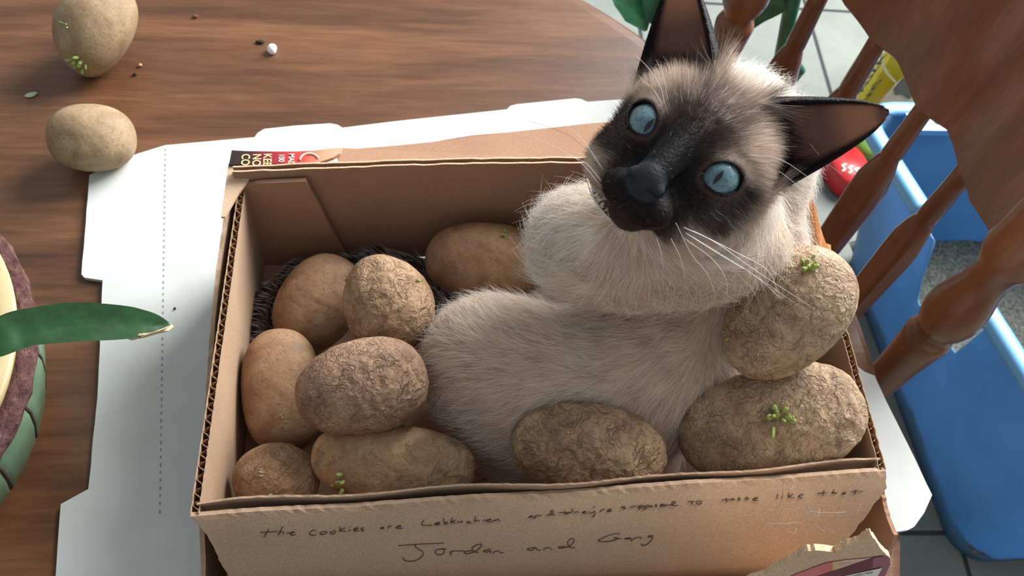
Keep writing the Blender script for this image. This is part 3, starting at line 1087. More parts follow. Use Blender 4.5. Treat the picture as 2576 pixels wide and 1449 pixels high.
def ear_frame(s):
    B = np.array([2.75 * s + 0.0, 2.75, -3.1])
    T = np.array([6.0 * s, 7.0, -3.4])
    v = T - B
    L = np.linalg.norm(v)
    v /= L
    w = np.array([0.38 * s, -0.10, 1.0])
    w -= v * (w @ v)
    w /= np.linalg.norm(w)
    u = np.cross(v, w)
    return B, v, w, u, L


def ear_sdf(p, s):
    B, v, w, u, L = ear_frame(s)
    d = p - B.astype(np.float32)
    h = d @ v.astype(np.float32) / L
    x = d @ u.astype(np.float32)
    z = d @ w.astype(np.float32)
    hh = np.clip(h, -0.35, 0.995)
    A = 2.25 * np.power(np.clip(1 - hh, 0, 1.4), 0.62) + 0.02
    D = 1.25 * np.power(np.clip(1 - hh, 0, 1.4), 0.70) + 0.14
    outer = (np.sqrt((x / A) ** 2 + ((z + 0.1) / D) ** 2) - 1) * np.minimum(A, D) * 0.9
    zi = z - 0.55 * D
    Ai, Di = A * 0.90 - 0.02, D * 1.22
    inner = (np.sqrt((x / Ai) ** 2 + (zi / Di) ** 2) - 1) * np.minimum(Ai, Di) * 0.9
    e = smax(outer, -inner, 0.10)
    e = smax(e, z - 0.60 * D, 0.08)
    e = np.maximum(e, (h - 1.0) * L)
    return np.maximum(e, (-0.3 - h) * L)


def head_sdf(p):
    d = ell(p, (0, 0.25, -3.5), (4.0, 3.55, 3.7))
    d = smin(d, ell(p, (0, -0.9, -1.75), (3.3, 2.7, 2.0)), 0.8)
    for s in (-1, 1):
        d = smin(d, ell(p, (2.2 * s, -2.15, -2.1), (1.6, 1.6, 2.0)), 0.9)
        d = smin(d, ell(p, (1.9 * s, 1.35, -1.7), (1.5, 1.1, 1.2)), 0.8)
    d = smin(d, cap(p, (0, 1.5, -0.55), (0, -1.6, 1.55), 1.05, 0.72), 0.7)
    d = smin(d, ell(p, (0, -2.85, 0.35), (1.65, 1.2, 1.5)), 0.7)
    for s in (-1, 1):
        d = smin(d, ell(p, (0.80 * s, -2.90, 1.10), (0.98, 0.80, 0.86)), 0.35)
    d = smin(d, ell(p, (0, -3.75, 0.55), (0.90, 0.66, 0.80)), 0.25)
    # nose leather
    d = smin(d, ell(p, (0, -2.0, 1.92), (0.70, 0.66, 0.54)), 0.30)
    for s in (-1, 1):
        d = smin(d, ell(p, (0.58 * s, -2.12, 1.90), (0.36, 0.36, 0.38)), 0.15)
    # lids
    for s in (-1, 1):
        x, y, f = eye_frame(s)
        c = np.array([EYE * s, 0, EYE_F])
        d = smin(d, cap(p, c, c, EYE_R + 0.13, EYE_R + 0.13), 0.35)
    return d


def carve(p, d):
    for s in (-1, 1):
        x, y, f = (q.astype(np.float32) for q in eye_frame(s))
        c = np.array([EYE * s, 0, EYE_F], np.float32)
        q = p - c
        ex, ey, ef = q @ x, q @ y, q @ f
        # almond : two arcs, pointed at the corners
        a, b = 0.90, 0.68
        yl = ey / np.where(ey > 0, b, b * 0.92)
        alm = np.sqrt((np.abs(ex) / a) ** 2.0 + np.abs(yl) ** 1.8 + 1e-6) - 1
        alm = np.maximum(alm * 0.62, 0.15 - ef)
        d = smax(d, -alm, 0.07)
        # socket behind the eyeball stays closed: hollow only where the eyeball sits
        d = smax(d, -(cap(p, c, c, EYE_R + 0.01, EYE_R + 0.01)), 0.03)
        # nostril
        d = smax(d, -ell(p, (0.46 * s, -2.38, 2.30), (0.22, 0.14, 0.32)), 0.08)
        d = smax(d, -cap(p, (0.58 * s, -2.36, 2.15), (0.90 * s, -2.20, 1.75), 0.11, 0.05), 0.10)
        # mouth line
        d = smax(d, -cap(p, (0, -3.35, 1.95), (0.95 * s, -3.62, 1.35), 0.07, 0.06), 0.10)
        d = smax(d, -cap(p, (0.95 * s, -3.62, 1.35), (1.6 * s, -3.45, 0.5), 0.06, 0.03), 0.10)
    d = smax(d, -cap(p, (0, -2.7, 2.26), (0, -3.35, 1.98), 0.06, 0.06), 0.09)
    return d


def cell(u, v, dep, a, b, c, ang=0.0):
    """ellipsoid given by photo position, distance (m), half axes in photo pixels and depth half axis in cm"""
    ctr = toh(P(u, v, dep))
    k = dep / F_PX * 100
    f = ray(u, v)
    f = f / np.linalg.norm(f)
    ex = camvec(math.cos(math.radians(ang)), math.sin(math.radians(ang)), 0)
    ex -= f * (ex @ f)
    ex /= np.linalg.norm(ex)
    ey = np.cross(f, ex)
    M = np.stack([ex, ey, f]) @ HM.T
    return ctr, (a * k, b * k, c), M


BODY = [cell(1395, 985, 0.595, 315, 205, 4.6, 8),        # flank
        cell(1240, 900, 0.590, 165, 150, 3.9, 10),        # haunch
        cell(1640, 910, 0.600, 225, 210, 4.6, -35),      # shoulder side
        cell(1420, 1130, 0.635, 300, 150, 4.2, 0), cell(1450, 900, 0.665, 360, 200, 4.5, 0),       # belly at the front wall
        cell(1850, 700, 0.600, 158, 190, 4.4, 50),       # right shoulder
        cell(1822, 420, 0.585, 182, 250, 5.2, -22),      # back, behind the head
        cell(1930, 330, 0.560, 88, 150, 3.2, -28)]
RUFF = [cell(1610, 610, 0.515, 235, 140, 4.2, 8),
        cell(1440, 600, 0.535, 100, 108, 3.4, 20),
        cell(1560, 690, 0.545, 200, 82, 3.2, 6),
        cell(1800, 640, 0.520, 165, 100, 3.6, -15)]
NECK = [toh(P(1760, 480, 0.45)), toh(P(1760, 560, 0.545))]
TAILP = [toh(PZ(u, v, z)) for u, v, z in [(1150, 790, 0.040), (1040, 690, 0.030), (940, 665, 0.028), (860, 690, 0.026), (760, 700, 0.026), (690, 760, 0.028), (668, 830, 0.026), (655, 900, 0.022)]]


def body_sdf(p):
    d = None
    for c_, r_, M_ in BODY:
        e = ell(p, c_, r_, M_)
        d = e if d is None else smin(d, e, 2.0)
    return d


def ruff_sdf(p):
    d = None
    for c_, r_, M_ in RUFF:
        e = ell(p, c_, r_, M_)
        d = e if d is None else smin(d, e, 1.4)
    return smin(d, cap(p, NECK[0], NECK[1], 3.4, 4.4), 1.5)


def tail_sdf(p):
    d = None
    for a, b in zip(TAILP[:-1], TAILP[1:]):
        e = cap(p, a, b, 1.25, 1.2)
        d = e if d is None else smin(d, e, 0.4)
    return d


PLANES = []
for pw, nw_ in [((FL + FR) / 2 + (0, 0.0055, 0), np.cross(FR - FL, (0, 0, 1))), ((FR + BR) / 2 - np.array([inR[0], inR[1], 0]) * -0.0055, -np.array([inR[0], inR[1], 0])), ((BR + BL) / 2 + (0, -0.0065, 0), np.array([0, 1.0, 0])), (FL + (0.0064, 0, 0), np.array([-(BLl - FL)[1], (BLl - FL)[0], 0]))]:
    nw_ = np.asarray(nw_, float) / np.linalg.norm(nw_)
    PLANES.append((toh(pw).astype(np.float32), (HM @ nw_).astype(np.float32)))
UPV = (HM @ np.array([0, 0, 1.0])).astype(np.float32)
RIMP, BOTP = toh((0, 0.1, H + 0.012)).astype(np.float32), toh((0, 0.1, BZ + 0.0008)).astype(np.float32)
PHEAD = [(toh(a[0]).astype(np.float32), (np.array(a[1:4]) * 100 + 0.26).astype(np.float32), (np.stack(a[4:7]) @ HM.T).astype(np.float32)) for a in POT[2:]]


def press(p, d):
    w = None
    for a, n_ in PLANES:
        e = (p - a) @ n_
        w = e if w is None else np.maximum(w, e)
    w = np.minimum(w, -((p - RIMP) @ UPV))
    d = smax(d, w, 0.4)
    d = np.maximum(d, -((p - BOTP) @ UPV))
    for c_, r_, M_ in PHEAD:
        d = smax(d, -ell(p, c_, r_, M_), 0.25)
    return d


def cat_sdf(p):
    b = smin(body_sdf(p), tail_sdf(p), 0.8)
    b = press(p, smin(b, ruff_sdf(p), 0.9))
    h = head_sdf(p)
    for s in (-1, 1): h = smin(h, ear_sdf(p, s), 0.35)
    d = smin(b, h, 0.8)
    return carve(p, d)


def axis(lo, hi, flo, fhi, fine, coarse):
    a = np.arange(flo, fhi, fine)
    left = np.arange(flo - coarse, lo - coarse, -coarse)[::-1]
    right = np.arange(fhi, hi + coarse, coarse)
    return np.concatenate([left, a, right]).astype(np.float32)


pts_ = np.array([c_ for c_, r_, M_ in BODY + RUFF] + TAILP)
rad_ = np.array([max(r_) for c_, r_, M_ in BODY + RUFF] + [1.4] * len(TAILP))
lo_, hi_ = (pts_ - rad_[:, None]).min(0) - 0.5, (pts_ + rad_[:, None]).max(0) + 0.5
lo_ = np.minimum(lo_, [-6.6, -5, -7.5])
hi_ = np.maximum(hi_, [6.6, 8, 3])
AX = [axis(lo_[0], hi_[0], -6.4, 6.4, 0.125, 0.36), axis(lo_[1], hi_[1], -4.9, 7.7, 0.125, 0.36), axis(lo_[2], hi_[2], -4.6, 2.8, 0.125, 0.36)]


def surface_nets(fn, AX):
    nx, ny, nz_ = (len(a) for a in AX)
    Fv = np.empty((nx, ny, nz_), np.float32)
    st = 12
    yy, zz = np.meshgrid(AX[1], AX[2], indexing='ij')
    for i in range(0, nx, st):
        xs = AX[0][i:i + st]
        pp = np.empty((len(xs), ny, nz_, 3), np.float32)
        pp[..., 0] = xs[:, None, None]
        pp[..., 1] = yy
        pp[..., 2] = zz
        Fv[i:i + st] = fn(pp)
    Sg = Fv < 0
    cnt = np.zeros((nx - 1, ny - 1, nz_ - 1), np.int8)
    for a in (0, 1):
        for b in (0, 1):
            for c in (0, 1):
                cnt += Sg[a:nx - 1 + a, b:ny - 1 + b, c:nz_ - 1 + c]
    act = (cnt > 0) & (cnt < 8)
    ids = -np.ones(act.shape, np.int64)
    I = np.argwhere(act)
    ids[act] = np.arange(len(I))
    acc = np.zeros((len(I), 3))
    num = np.zeros(len(I))
    cor = [(a, b, c) for a in (0, 1) for b in (0, 1) for c in (0, 1)]
    for x in cor:
        for ax_ in range(3):
            if x[ax_]: continue
            y = list(x)
            y[ax_] = 1
            ia, ib = I + x, I + y
            fa, fb = Fv[tuple(ia.T)], Fv[tuple(ib.T)]
            m_ = (fa < 0) != (fb < 0)
            t_ = np.where(m_, fa / np.where(m_, fa - fb, 1), 0)
            pa = np.stack([AX[k][ia[:, k]] for k in range(3)], 1)
            pb = np.stack([AX[k][ib[:, k]] for k in range(3)], 1)
            acc += np.where(m_[:, None], pa + (pb - pa) * t_[:, None], 0)
            num += m_
    Vv = acc / num[:, None]
    quads = []
    for ax_ in range(3):
        o1, o2 = [(1, 2), (2, 0), (0, 1)][ax_]
        sl0 = [slice(1, -1)] * 3
        sl0[ax_] = slice(0, -1)
        sl1 = list(sl0)
        sl1[ax_] = slice(1, None)
        A_, B_ = Sg[tuple(sl0)], Sg[tuple(sl1)]
        ch = np.argwhere(A_ != B_)
        base = ch.copy()
        for k in range(3):
            if k != ax_: base[:, k] += 1
        flip = ~A_[tuple(ch.T)]
        q = []
        for d1, d2 in ((0, 0), (-1, 0), (-1, -1), (0, -1)):
            c_ = base.copy()
            c_[:, o1] += d1
            c_[:, o2] += d2
            q.append(ids[tuple(c_.T)])
        q = np.stack(q, 1)
        q[flip] = q[flip][:, ::-1]
        quads.append(q)
    Q = np.concatenate(quads)
    return Vv, Q[(Q >= 0).all(1)]


def grad(fn, p, e=0.02):
    g = np.empty_like(p)
    for k in range(3):
        d = np.zeros(3)
        d[k] = e
        g[:, k] = (fn(p + d) - fn(p - d)) / (2 * e)
    return g


CV, CQ = surface_nets(cat_sdf, AX)
for _ in range(2):
    g = grad(cat_sdf, CV)
    f_ = cat_sdf(CV)
    st_ = f_ / np.maximum(np.linalg.norm(g, axis=1), 0.3) ** 2
    mv = g * st_[:, None]
    l_ = np.linalg.norm(mv, axis=1)
    mv *= np.minimum(1, 0.12 / np.maximum(l_, 1e-9))[:, None]
    CV = CV - mv


# ---- coat colours with some light and shade painted in, in head space for the mask and over the body by place on the animal
def srgb(c):
    return np.array(lin(c))


K_DARK, K_BLACK, K_BROWN, K_BEIGE, K_CREAM = srgb((38, 28, 26)), srgb((13, 12, 13)), srgb((106, 86, 74)), srgb((214, 194, 178)), srgb((240, 228, 216))
BCOL = [(1440, 560, (226, 212, 198)), (1400, 680, (222, 206, 192)), (1600, 650, (212, 192, 176)), (1600, 740, (190, 164, 148)), (1800, 650, (216, 198, 184)), (1790, 730, (190, 168, 152)),  # darker points low on the ruff hold its shadow as coat colour
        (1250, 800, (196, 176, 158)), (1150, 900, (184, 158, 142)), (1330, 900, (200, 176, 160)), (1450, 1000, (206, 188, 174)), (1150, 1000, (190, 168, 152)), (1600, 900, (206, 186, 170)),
        (1750, 850, (200, 180, 164)), (1700, 1050, (200, 182, 168)), (1250, 1180, (176, 154, 140)), (1560, 1190, (180, 160, 146)), (1900, 200, (240, 228, 214)), (1980, 400, (236, 222, 208)), (1960, 620, (206, 184, 168)), (2060, 880, (150, 126, 112))]  # lightest points paint the sunlit white onto the back


def blobw(p, c, r):
    return np.exp(-(((p - np.array(c)) / np.array(r)) ** 2).sum(-1))


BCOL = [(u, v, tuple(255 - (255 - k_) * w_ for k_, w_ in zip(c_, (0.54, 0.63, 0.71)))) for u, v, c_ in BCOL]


def coat(q):
    """albedo at points q (head space, cm)"""
    w = fromh(q)
    pj = proj(w)
    # body
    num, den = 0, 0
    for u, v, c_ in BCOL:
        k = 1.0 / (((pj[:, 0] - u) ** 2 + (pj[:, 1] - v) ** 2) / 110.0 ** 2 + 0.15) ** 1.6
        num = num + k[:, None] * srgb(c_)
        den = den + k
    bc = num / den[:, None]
    tw = sstep(0.9, -0.3, tail_sdf(q) - np.minimum(body_sdf(q), ruff_sdf(q)) * 0.4)
    tw *= sstep(0.8, 0.2, tail_sdf(q))
    bc = bc + (srgb((58, 44, 40)) - bc) * tw[:, None]
    # head
    x, y, z = q[:, 0], q[:, 1], q[:, 2]
    ax_ = np.abs(x)
    n_ = 0.25 * snoise(q, 2.2, 5)
    muz = sstep(1.25, 0.75, np.sqrt((x / 2.5) ** 2 + ((y + 2.35) / 1.9) ** 2) + n_ * 0.15)
    brd = sstep(1.2, 0.4, ax_ / (1.55 + 0.10 * y) + n_ * 0.3) * sstep(2.7, 0.9, y) * sstep(-3.6, -2.6, y)
    eye_ = sstep(1.30, 0.75, np.sqrt(((ax_ - 2.9) / 1.75) ** 2 + ((y + 0.8) / 1.45) ** 2) + n_ * 0.2) * sstep(4.3, 3.5, ax_)
    inn = sstep(1.3, 0.7, np.sqrt(((ax_ - 1.4) / 1.1) ** 2 + ((y + 0.6) / 1.2) ** 2) + n_ * 0.2)
    strp = sstep(0.3, 1.1, snoise(np.stack([x * 1.0, y * 0.25, z * 0], 1), 4.2, 9)) * sstep(2.3, 0.8, ax_) * sstep(3.6, 2.0, y) * sstep(0.2, 1.0, y)
    dk = 1 - (1 - muz) * (1 - 0.97 * brd) * (1 - 0.93 * eye_) * (1 - 0.95 * inn) * (1 - 0.75 * strp)
    fore = sstep(1.2, 0.5, np.sqrt((x / 2.2) ** 2 + ((y - 1.4) / 2.3) ** 2))
    hc = K_BEIGE + (K_BROWN * 0.75 - K_BEIGE) * (0.88 * fore)[:, None]
    cheek = sstep(3.0, 4.6, ax_) * sstep(0.5, -1.5, y)
    hc = hc + (K_CREAM - hc) * cheek[:, None]
    core = 1 - (1 - sstep(1.0, 0.5, np.sqrt((x / 1.9) ** 2 + ((y + 1.8) / 1.7) ** 2))) * (1 - brd * sstep(1.2, 0.2, y))
    dcol = K_DARK + (K_BLACK - K_DARK) * core[:, None]
    hc = hc + (dcol - hc) * dk[:, None]
    ch = sstep(-3.55, -3.9, y) * sstep(1.5, 0.7, ax_) * sstep(-0.6, 0.2, z)
    hc = hc + (srgb((52, 34, 28)) - hc) * (0.9 * ch)[:, None]
    top = sstep(-3.4, -4.6, z) * sstep(0.5, 2.0, y)
    hc = hc + (K_CREAM - hc) * (top * (1 - dk) * 0.6)[:, None]
    for s in (-1, 1):
        B, v_, w_, u_, L = ear_frame(s)
        d = q - B
        h, xx, zz = d @ v_ / L, d @ u_, d @ w_
        es = ear_sdf(q, s)
        D0 = 1.25 * np.clip(1 - h, 0.0, 1.4) ** 0.7 + 0.14
        bk = sstep(0.1, -0.5, zz / D0)
        we = sstep(0.45, 0.1, es) * sstep(-0.05 - 0.2 * bk, 0.12 - 0.2 * bk, h)
        A = 2.25 * np.clip(1 - h, 0.0, 1.4) ** 0.62 + 0.02
        D = 1.25 * np.clip(1 - h, 0.0, 1.4) ** 0.7 + 0.14
        ins = sstep(0.82, 0.62, np.abs(xx) / A) * sstep(-0.95, -0.70, zz / D)
        ec = srgb((17, 14, 14)) + (srgb((116, 82, 73)) - srgb((17, 14, 14))) * (ins * sstep(0.05, 0.3, h))[:, None]
        ec = ec + (srgb((196, 138, 104)) - ec) * (ins * sstep(0.45, 0.75, h) * sstep(0.95, 0.85, h) * 0.7)[:, None]  # glow of light through the ear tip, painted in orange
        hc = hc + (ec - hc) * we[:, None]
    hd, bd = head_sdf(q), np.minimum(body_sdf(q), ruff_sdf(q))
    for s in (-1, 1): hd = np.minimum(hd, ear_sdf(q, s))
    wt = sstep(-0.5, 0.6, bd - hd)
    return bc + (hc - bc) * wt[:, None], wt, pj


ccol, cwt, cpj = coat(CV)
# bare skin : nose leather and lid margins
q = CV
nose = sstep(1.15, 0.95, np.sqrt((q[:, 0] / 0.92) ** 2 + ((q[:, 1] + 2.08) / 0.78) ** 2)) * sstep(1.45, 1.7, q[:, 2])
ccol = ccol + (srgb((48, 52, 56)) - ccol) * nose[:, None]
lidm = np.zeros(len(q))
for s in (-1, 1):
    x, y, f = eye_frame(s)
    d = q - np.array([EYE * s, 0, EYE_F])
    ex, ey, ef = d @ x, d @ y, d @ f
    al = np.sqrt((ex / 0.90) ** 2 + (np.abs(ey) / 0.68) ** 1.8)
    ring = sstep(1.42, 1.2, al) * sstep(0.1, 0.3, ef)
    ccol = ccol + (srgb((84, 64, 56)) - ccol) * (ring * 0.9)[:, None]
    rim_ = sstep(1.20, 1.10, al) * sstep(0.1, 0.3, ef)
    ccol = ccol + (srgb((26, 20, 20)) - ccol) * rim_[:, None]
    lidm = np.maximum(lidm, sstep(1.45, 1.30, al) * (ef > 0))
cat = empty('cat', tuple(fromh(np.array([0, -9, -12]))[:2]) + (0.0125,), 'seal point siamese kitten with blue eyes curled up in the box of potatoes', 'cat')
t = NT('cat_skin')
a_ = t.n('ShaderNodeAttribute', attribute_name='col')
nz1 = t.noise(t.coord(), 700, 2)
M_SKIN = t.fin(a_.outputs['Color'], 0.62, t.bump(nz1, 0.5, 0.0008), 0.22)
ts_ = t.n('ShaderNodeBsdfTranslucent')
t.l(a_.outputs['Color'], ts_.inputs['Color'])
tx_ = t.n('ShaderNodeMixShader')
tx_.inputs[0].default_value = 0.22
t.l(t.b.outputs[0], tx_.inputs[1])
t.l(ts_.outputs[0], tx_.inputs[2])
t.l(tx_.outputs[0], t.out.inputs['Surface'])
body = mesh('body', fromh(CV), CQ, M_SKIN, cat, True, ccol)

# ---- eyes
t = NT('iris')
tc = t.n('ShaderNodeTexCoord')
sp3 = t.n('ShaderNodeSeparateXYZ')
t.l(tc.outputs['Object'], sp3.inputs[0])


def mth(op, a, b=None):
    m_ = t.n('ShaderNodeMath', operation=op)
    for i, v_ in ((0, a), (1, b)):
        if v_ is None: continue
        if isinstance(v_, (int, float)): m_.inputs[i].default_value = v_
        else: t.l(v_, m_.inputs[i])
    return m_.outputs[0]


rr2 = mth('SQRT', mth('ADD', mth('POWER', sp3.outputs['X'], 2.0), mth('POWER', sp3.outputs['Y'], 2.0)))
rad2 = mth('MULTIPLY', rr2, 100 / 1.0)
n1 = t.noise(t.coord(), 520, 4, 0.75)
n2 = t.noise(t.coord(), 220, 3)
icol = t.ramp(rad2, [(0.0, lin((84, 108, 122))), (0.35, lin((96, 124, 136))), (0.7, lin((112, 142, 148))), (0.9, lin((84, 116, 122))), (1.0, lin((46, 64, 68)))])
icol = t.mix(0.7, icol, t.ramp(n1, [(0.36, (0.30, 0.36, 0.42)), (0.52, (0.95, 0.95, 0.95)), (0.7, (1.25, 1.22, 1.2))]), 'MULTIPLY')
icol = t.mix(0.5, icol, t.ramp(n2, [(0.35, (0.72, 0.85, 0.9)), (0.65, (1.1, 1.1, 1.0))]), 'MULTIPLY')
px_ = mth('DIVIDE', sp3.outputs['X'], 0.0013)
py_ = mth('DIVIDE', sp3.outputs['Y'], 0.0042)
pd_ = mth('ADD', mth('ABSOLUTE', px_), mth('POWER', mth('ABSOLUTE', py_), 1.6))
pm_ = t.ramp(pd_, [(0.0, (1, 1, 1)), (0.85, (1, 1, 1)), (1.0, (0, 0, 0))])
icol = t.mix(pm_, icol, lin((12, 9, 12)))
M_EYE = t.fin(icol, 0.2, None, 0.2)
t.b.inputs['Coat Weight'].default_value = 0.6
t.b.inputs['Coat Roughness'].default_value = 0.02
bm = bmesh.new()
bmesh.ops.create_uvsphere(bm, u_segments=48, v_segments=32, radius=EYE_R / 100)
for v_ in bm.verts:                       # cornea bulge around +Z
    r_ = math.hypot(v_.co.x, v_.co.y) * 100
    if v_.co.z > 0: v_.co.z += 0.0009 * max(0, 1 - (r_ / 0.95) ** 2)
eme = bpy.data.meshes.new('eye')
bm.to_mesh(eme)
bm.free()
for s in (-1, 1):
    c_ = fromh(np.array([EYE * s, 0, EYE_F]))
    o = link_mesh('eye', eme if s == -1 else eme.copy(), M_EYE if s == -1 else None)
    look = CAM - c_
    look = look / np.linalg.norm(look) + HM[0] * 0.05 * s
    look /= np.linalg.norm(look)
    yv = HM[1] - look * (HM[1] @ look)
    yv /= np.linalg.norm(yv)
    xv = np.cross(yv, look)
    o.matrix_world = Matrix([[xv[i], yv[i], look[i], c_[i] - cat.location[i]] for i in range(3)] + [[0, 0, 0, 1]])
    o.parent = cat
    tag(o, 'blue eye with a slit pupil')

# ---- fur
def nearest_flow(pj, table):
    num = np.zeros((len(pj), 2))
    for u, v, du, dv in table:
        k = 1.0 / (((pj[:, 0] - u) ** 2 + (pj[:, 1] - v) ** 2) / 90.0 ** 2 + 0.12) ** 1.5
        n_ = math.hypot(du, dv)
        num += k[:, None] * np.array([du / n_, dv / n_])
    return num / (np.linalg.norm(num, axis=1)[:, None] + 1e-9)


FLOW_B = [(1150, 800, -0.7, -0.6), (1230, 750, -0.5, -0.8), (1120, 900, -1, 0.1), (1100, 1000, -1, 0.35), (1300, 830, -0.9, -0.45), (1330, 930, -1, -0.05), (1300, 1040, -1, 0.2), (1200, 1150, -0.9, 0.4),
          (1450, 860, -0.95, -0.25), (1500, 950, -1, 0.15), (1450, 1020, -0.95, 0.3), (1600, 850, -0.95, 0.1), (1650, 930, -0.85, 0.5), (1700, 800, -0.95, 0.25), (1600, 1010, -0.7, 0.7), (1700, 1050, -0.55, 0.85),
          (1760, 930, -0.55, 0.85), (1830, 930, 0.5, 0.85), (1800, 820, -0.6, 0.8), (1250, 1200, -0.8, 0.6), (1600, 1180, -0.5, 0.85), (1880, 180, 0.5, -0.85), (1960, 230, 0.8, -0.6), (2000, 420, 1, 0.2), (2010, 560, 0.9, 0.5), (1950, 660, 0.7, 0.7), (1900, 750, 0.4, 0.9), (2050, 900, 0.3, 0.9)]
FLOW_R = [(1350, 500, -0.8, -0.6), (1420, 480, -0.55, -0.8), (1490, 470, -0.3, -0.9), (1340, 580, -1, 0.0), (1350, 680, -0.95, 0.3), (1370, 750, -0.8, 0.6), (1450, 560, -0.95, 0.15), (1480, 640, -0.8, 0.6), (1460, 720, -0.6, 0.8),
          (1560, 650, -0.45, 0.9), (1560, 740, -0.25, 1), (1650, 640, 0.05, 1), (1660, 740, 0.05, 1), (1750, 640, 0.2, 1), (1770, 740, 0.2, 1), (1850, 640, 0.45, 0.9), (1870, 700, 0.4, 0.9), (1960, 620, 0.8, 0.6)]


def make_fur(N, seed):
    r = np.random.default_rng(seed)
    A_ = CV[CQ[:, 0]]
    tri = np.concatenate([CQ[:, [0, 1, 2]], CQ[:, [0, 2, 3]]])
    a, b, c = CV[tri[:, 0]], CV[tri[:, 1]], CV[tri[:, 2]]
    cr = np.cross(b - a, c - a)
    ar = np.linalg.norm(cr, axis=1) * 0.5
    ctr = (a + b + c) / 3
    wpos = fromh(ctr)
    nw = (cr / (2 * ar[:, None] + 1e-12)) @ HM
    vd = CAM - wpos
    vd /= np.linalg.norm(vd, axis=1)[:, None]
    facing = (nw * vd).sum(1)
    sgn = 1.0 if np.median(facing[cpj[tri[:, 0], 2] < 0.42]) > 0 else -1.0
    facing = facing * sgn
    wt = cwt[tri[:, 0]]
    dens = np.where(wt > 0.5, 2.6, 1.0) * (facing > -0.45) * (0.35 + 0.65 * np.clip(facing + 0.3, 0, 1))
    dens *= np.where(wpos[:, 2] > 0.03, 1, 0.5)
    pr = ar * dens
    pick = r.choice(len(tri), N, p=pr / pr.sum())
    u1, u2 = r.random(N), r.random(N)
    sw = u1 + u2 > 1
    u1[sw], u2[sw] = 1 - u1[sw], 1 - u2[sw]
    root = a[pick] + (b - a)[pick] * u1[:, None] + (c - a)[pick] * u2[:, None]
    g = grad(cat_sdf, root)
    nrm = g / (np.linalg.norm(g, axis=1)[:, None] + 1e-9)
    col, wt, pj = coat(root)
    x, y, z = root.T
    ax_ = np.abs(x)
    # exclusions : nose leather, lids, inside of the mouth line, collar
    ns = np.sqrt((x / 0.86) ** 2 + ((y + 2.08) / 0.70) ** 2)
    keep = ~((ns < 1.0) & (z > 1.5))
    eyed = np.full(N, 9.0)
    for s in (-1, 1):
        ex_, ey_, ef_ = eye_frame(s)
        d = root - np.array([EYE * s, 0, EYE_F])
        al = np.sqrt((d @ ex_ / 0.90) ** 2 + (np.abs(d @ ey_) / 0.68) ** 1.8)
        al = np.where((d @ ef_) > -0.1, al, 9)
        eyed = np.minimum(eyed, al)
    keep &= eyed > 1.17
    # ear masks
    inear = np.zeros(N)
    eard = np.zeros((N, 3))
    for s in (-1, 1):
        B, v_, w_, u_, L = ear_frame(s)
        d = root - B
        h = d @ v_ / L
        es = ear_sdf(root, s)
        we = sstep(0.35, 0.1, es) * sstep(0.0, 0.2, h)
        inear = np.maximum(inear, we)
        side = np.sign(d @ u_)
        eard += we[:, None] * (v_ * 0.9 + u_ * (side * 0.25)[:, None])
    # flow : head
    fl = root - np.array([0, -2.0, 2.4])
    fl = fl * np.array([1.0, 1.0, 0.9])
    fl /= np.linalg.norm(fl, axis=1)[:, None]
    fl = fl + np.stack([0.15 * x, -0.05 * ax_, -0.35 + 0 * x], 1)
    fl = np.where((inear > 0.3)[:, None], eard, fl)
    # flow : body and ruff, swept over the surface
    fb2 = nearest_flow(pj, FLOW_B)
    fr2 = nearest_flow(pj, FLOW_R)
    rw = sstep(0.4, -0.4, ruff_sdf(root) - body_sdf(root))
    f2 = fb2 + (fr2 - fb2) * rw[:, None]
    d3 = (f2[:, :1] * camvec(1, 0, 0) + f2[:, 1:2] * camvec(0, 1, 0)) @ HM.T
    tl = sstep(0.6, 0.1, tail_sdf(root))
    hw = np.where(inear > 0.3, 1, wt)
    fdir = d3 + (fl - d3) * hw[:, None]
    # wander
    nx3 = np.stack([snoise(root, 1.3, 61), snoise(root, 1.3, 62), snoise(root, 1.3, 63)], 1)
    nf3 = np.stack([snoise(root, 5.0, 64), snoise(root, 5.0, 65), snoise(root, 5.0, 66)], 1)
    fdir = fdir + nx3 * (0.12 + 0.06 * (1 - hw))[:, None] + nf3 * (0.10 + 0.10 * (1 - hw))[:, None] + r.normal(size=(N, 3)) * (0.10 + 0.10 * (1 - hw))[:, None]
    fdir -= nrm * (fdir * nrm).sum(1)[:, None]
    fdir /= np.linalg.norm(fdir, axis=1)[:, None] + 1e-9
    # length
    dn = np.sqrt(x ** 2 + (y + 2.2) ** 2 + (z - 1.5) ** 2)
    lh = np.interp(dn, [0.5, 2.0, 3.5, 5.0, 6.5], [0.18, 0.30, 0.50, 0.85, 1.3])
    lh = np.where(eyed < 1.6, lh * 0.55, lh)
    lh = lh * (1 + 0.35 * sstep(3.2, 4.4, ax_) * sstep(1.0, -0.5, y))
    lh = lh * (1 + 0.7 * sstep(1.6, 2.8, y))
    lh = np.where(inear > 0.3, 0.26, lh)
    lb = 1.5 + 0.5 * rw
    ln = (lb + (lh - lb) * hw) * r.uniform(0.65, 1.15, N)
    wild = r.random(N) < 0.15 * (1 - 0.6 * rw)
    ln = np.where(wild & (hw < 0.5), ln * 1.35, ln)
    ln = np.where((tl > 0.3) & (hw < 0.5), ln * 0.5, ln)
    lift = (0.40 - 0.04 * rw) * (1 - hw) + 0.42 * hw
    lift = np.where(inear > 0.3, 0.25, lift) * r.uniform(0.5, 1.4, N)
    lift = np.where(wild, lift * 1.5, lift)
    dirv = fdir * np.cos(lift)[:, None] + nrm * np.sin(lift)[:, None]
    K = 5
    t_ = np.linspace(0, 1, K)
    droop = (-0.30 * ln * (1 - hw) - 0.22 * ln * hw)
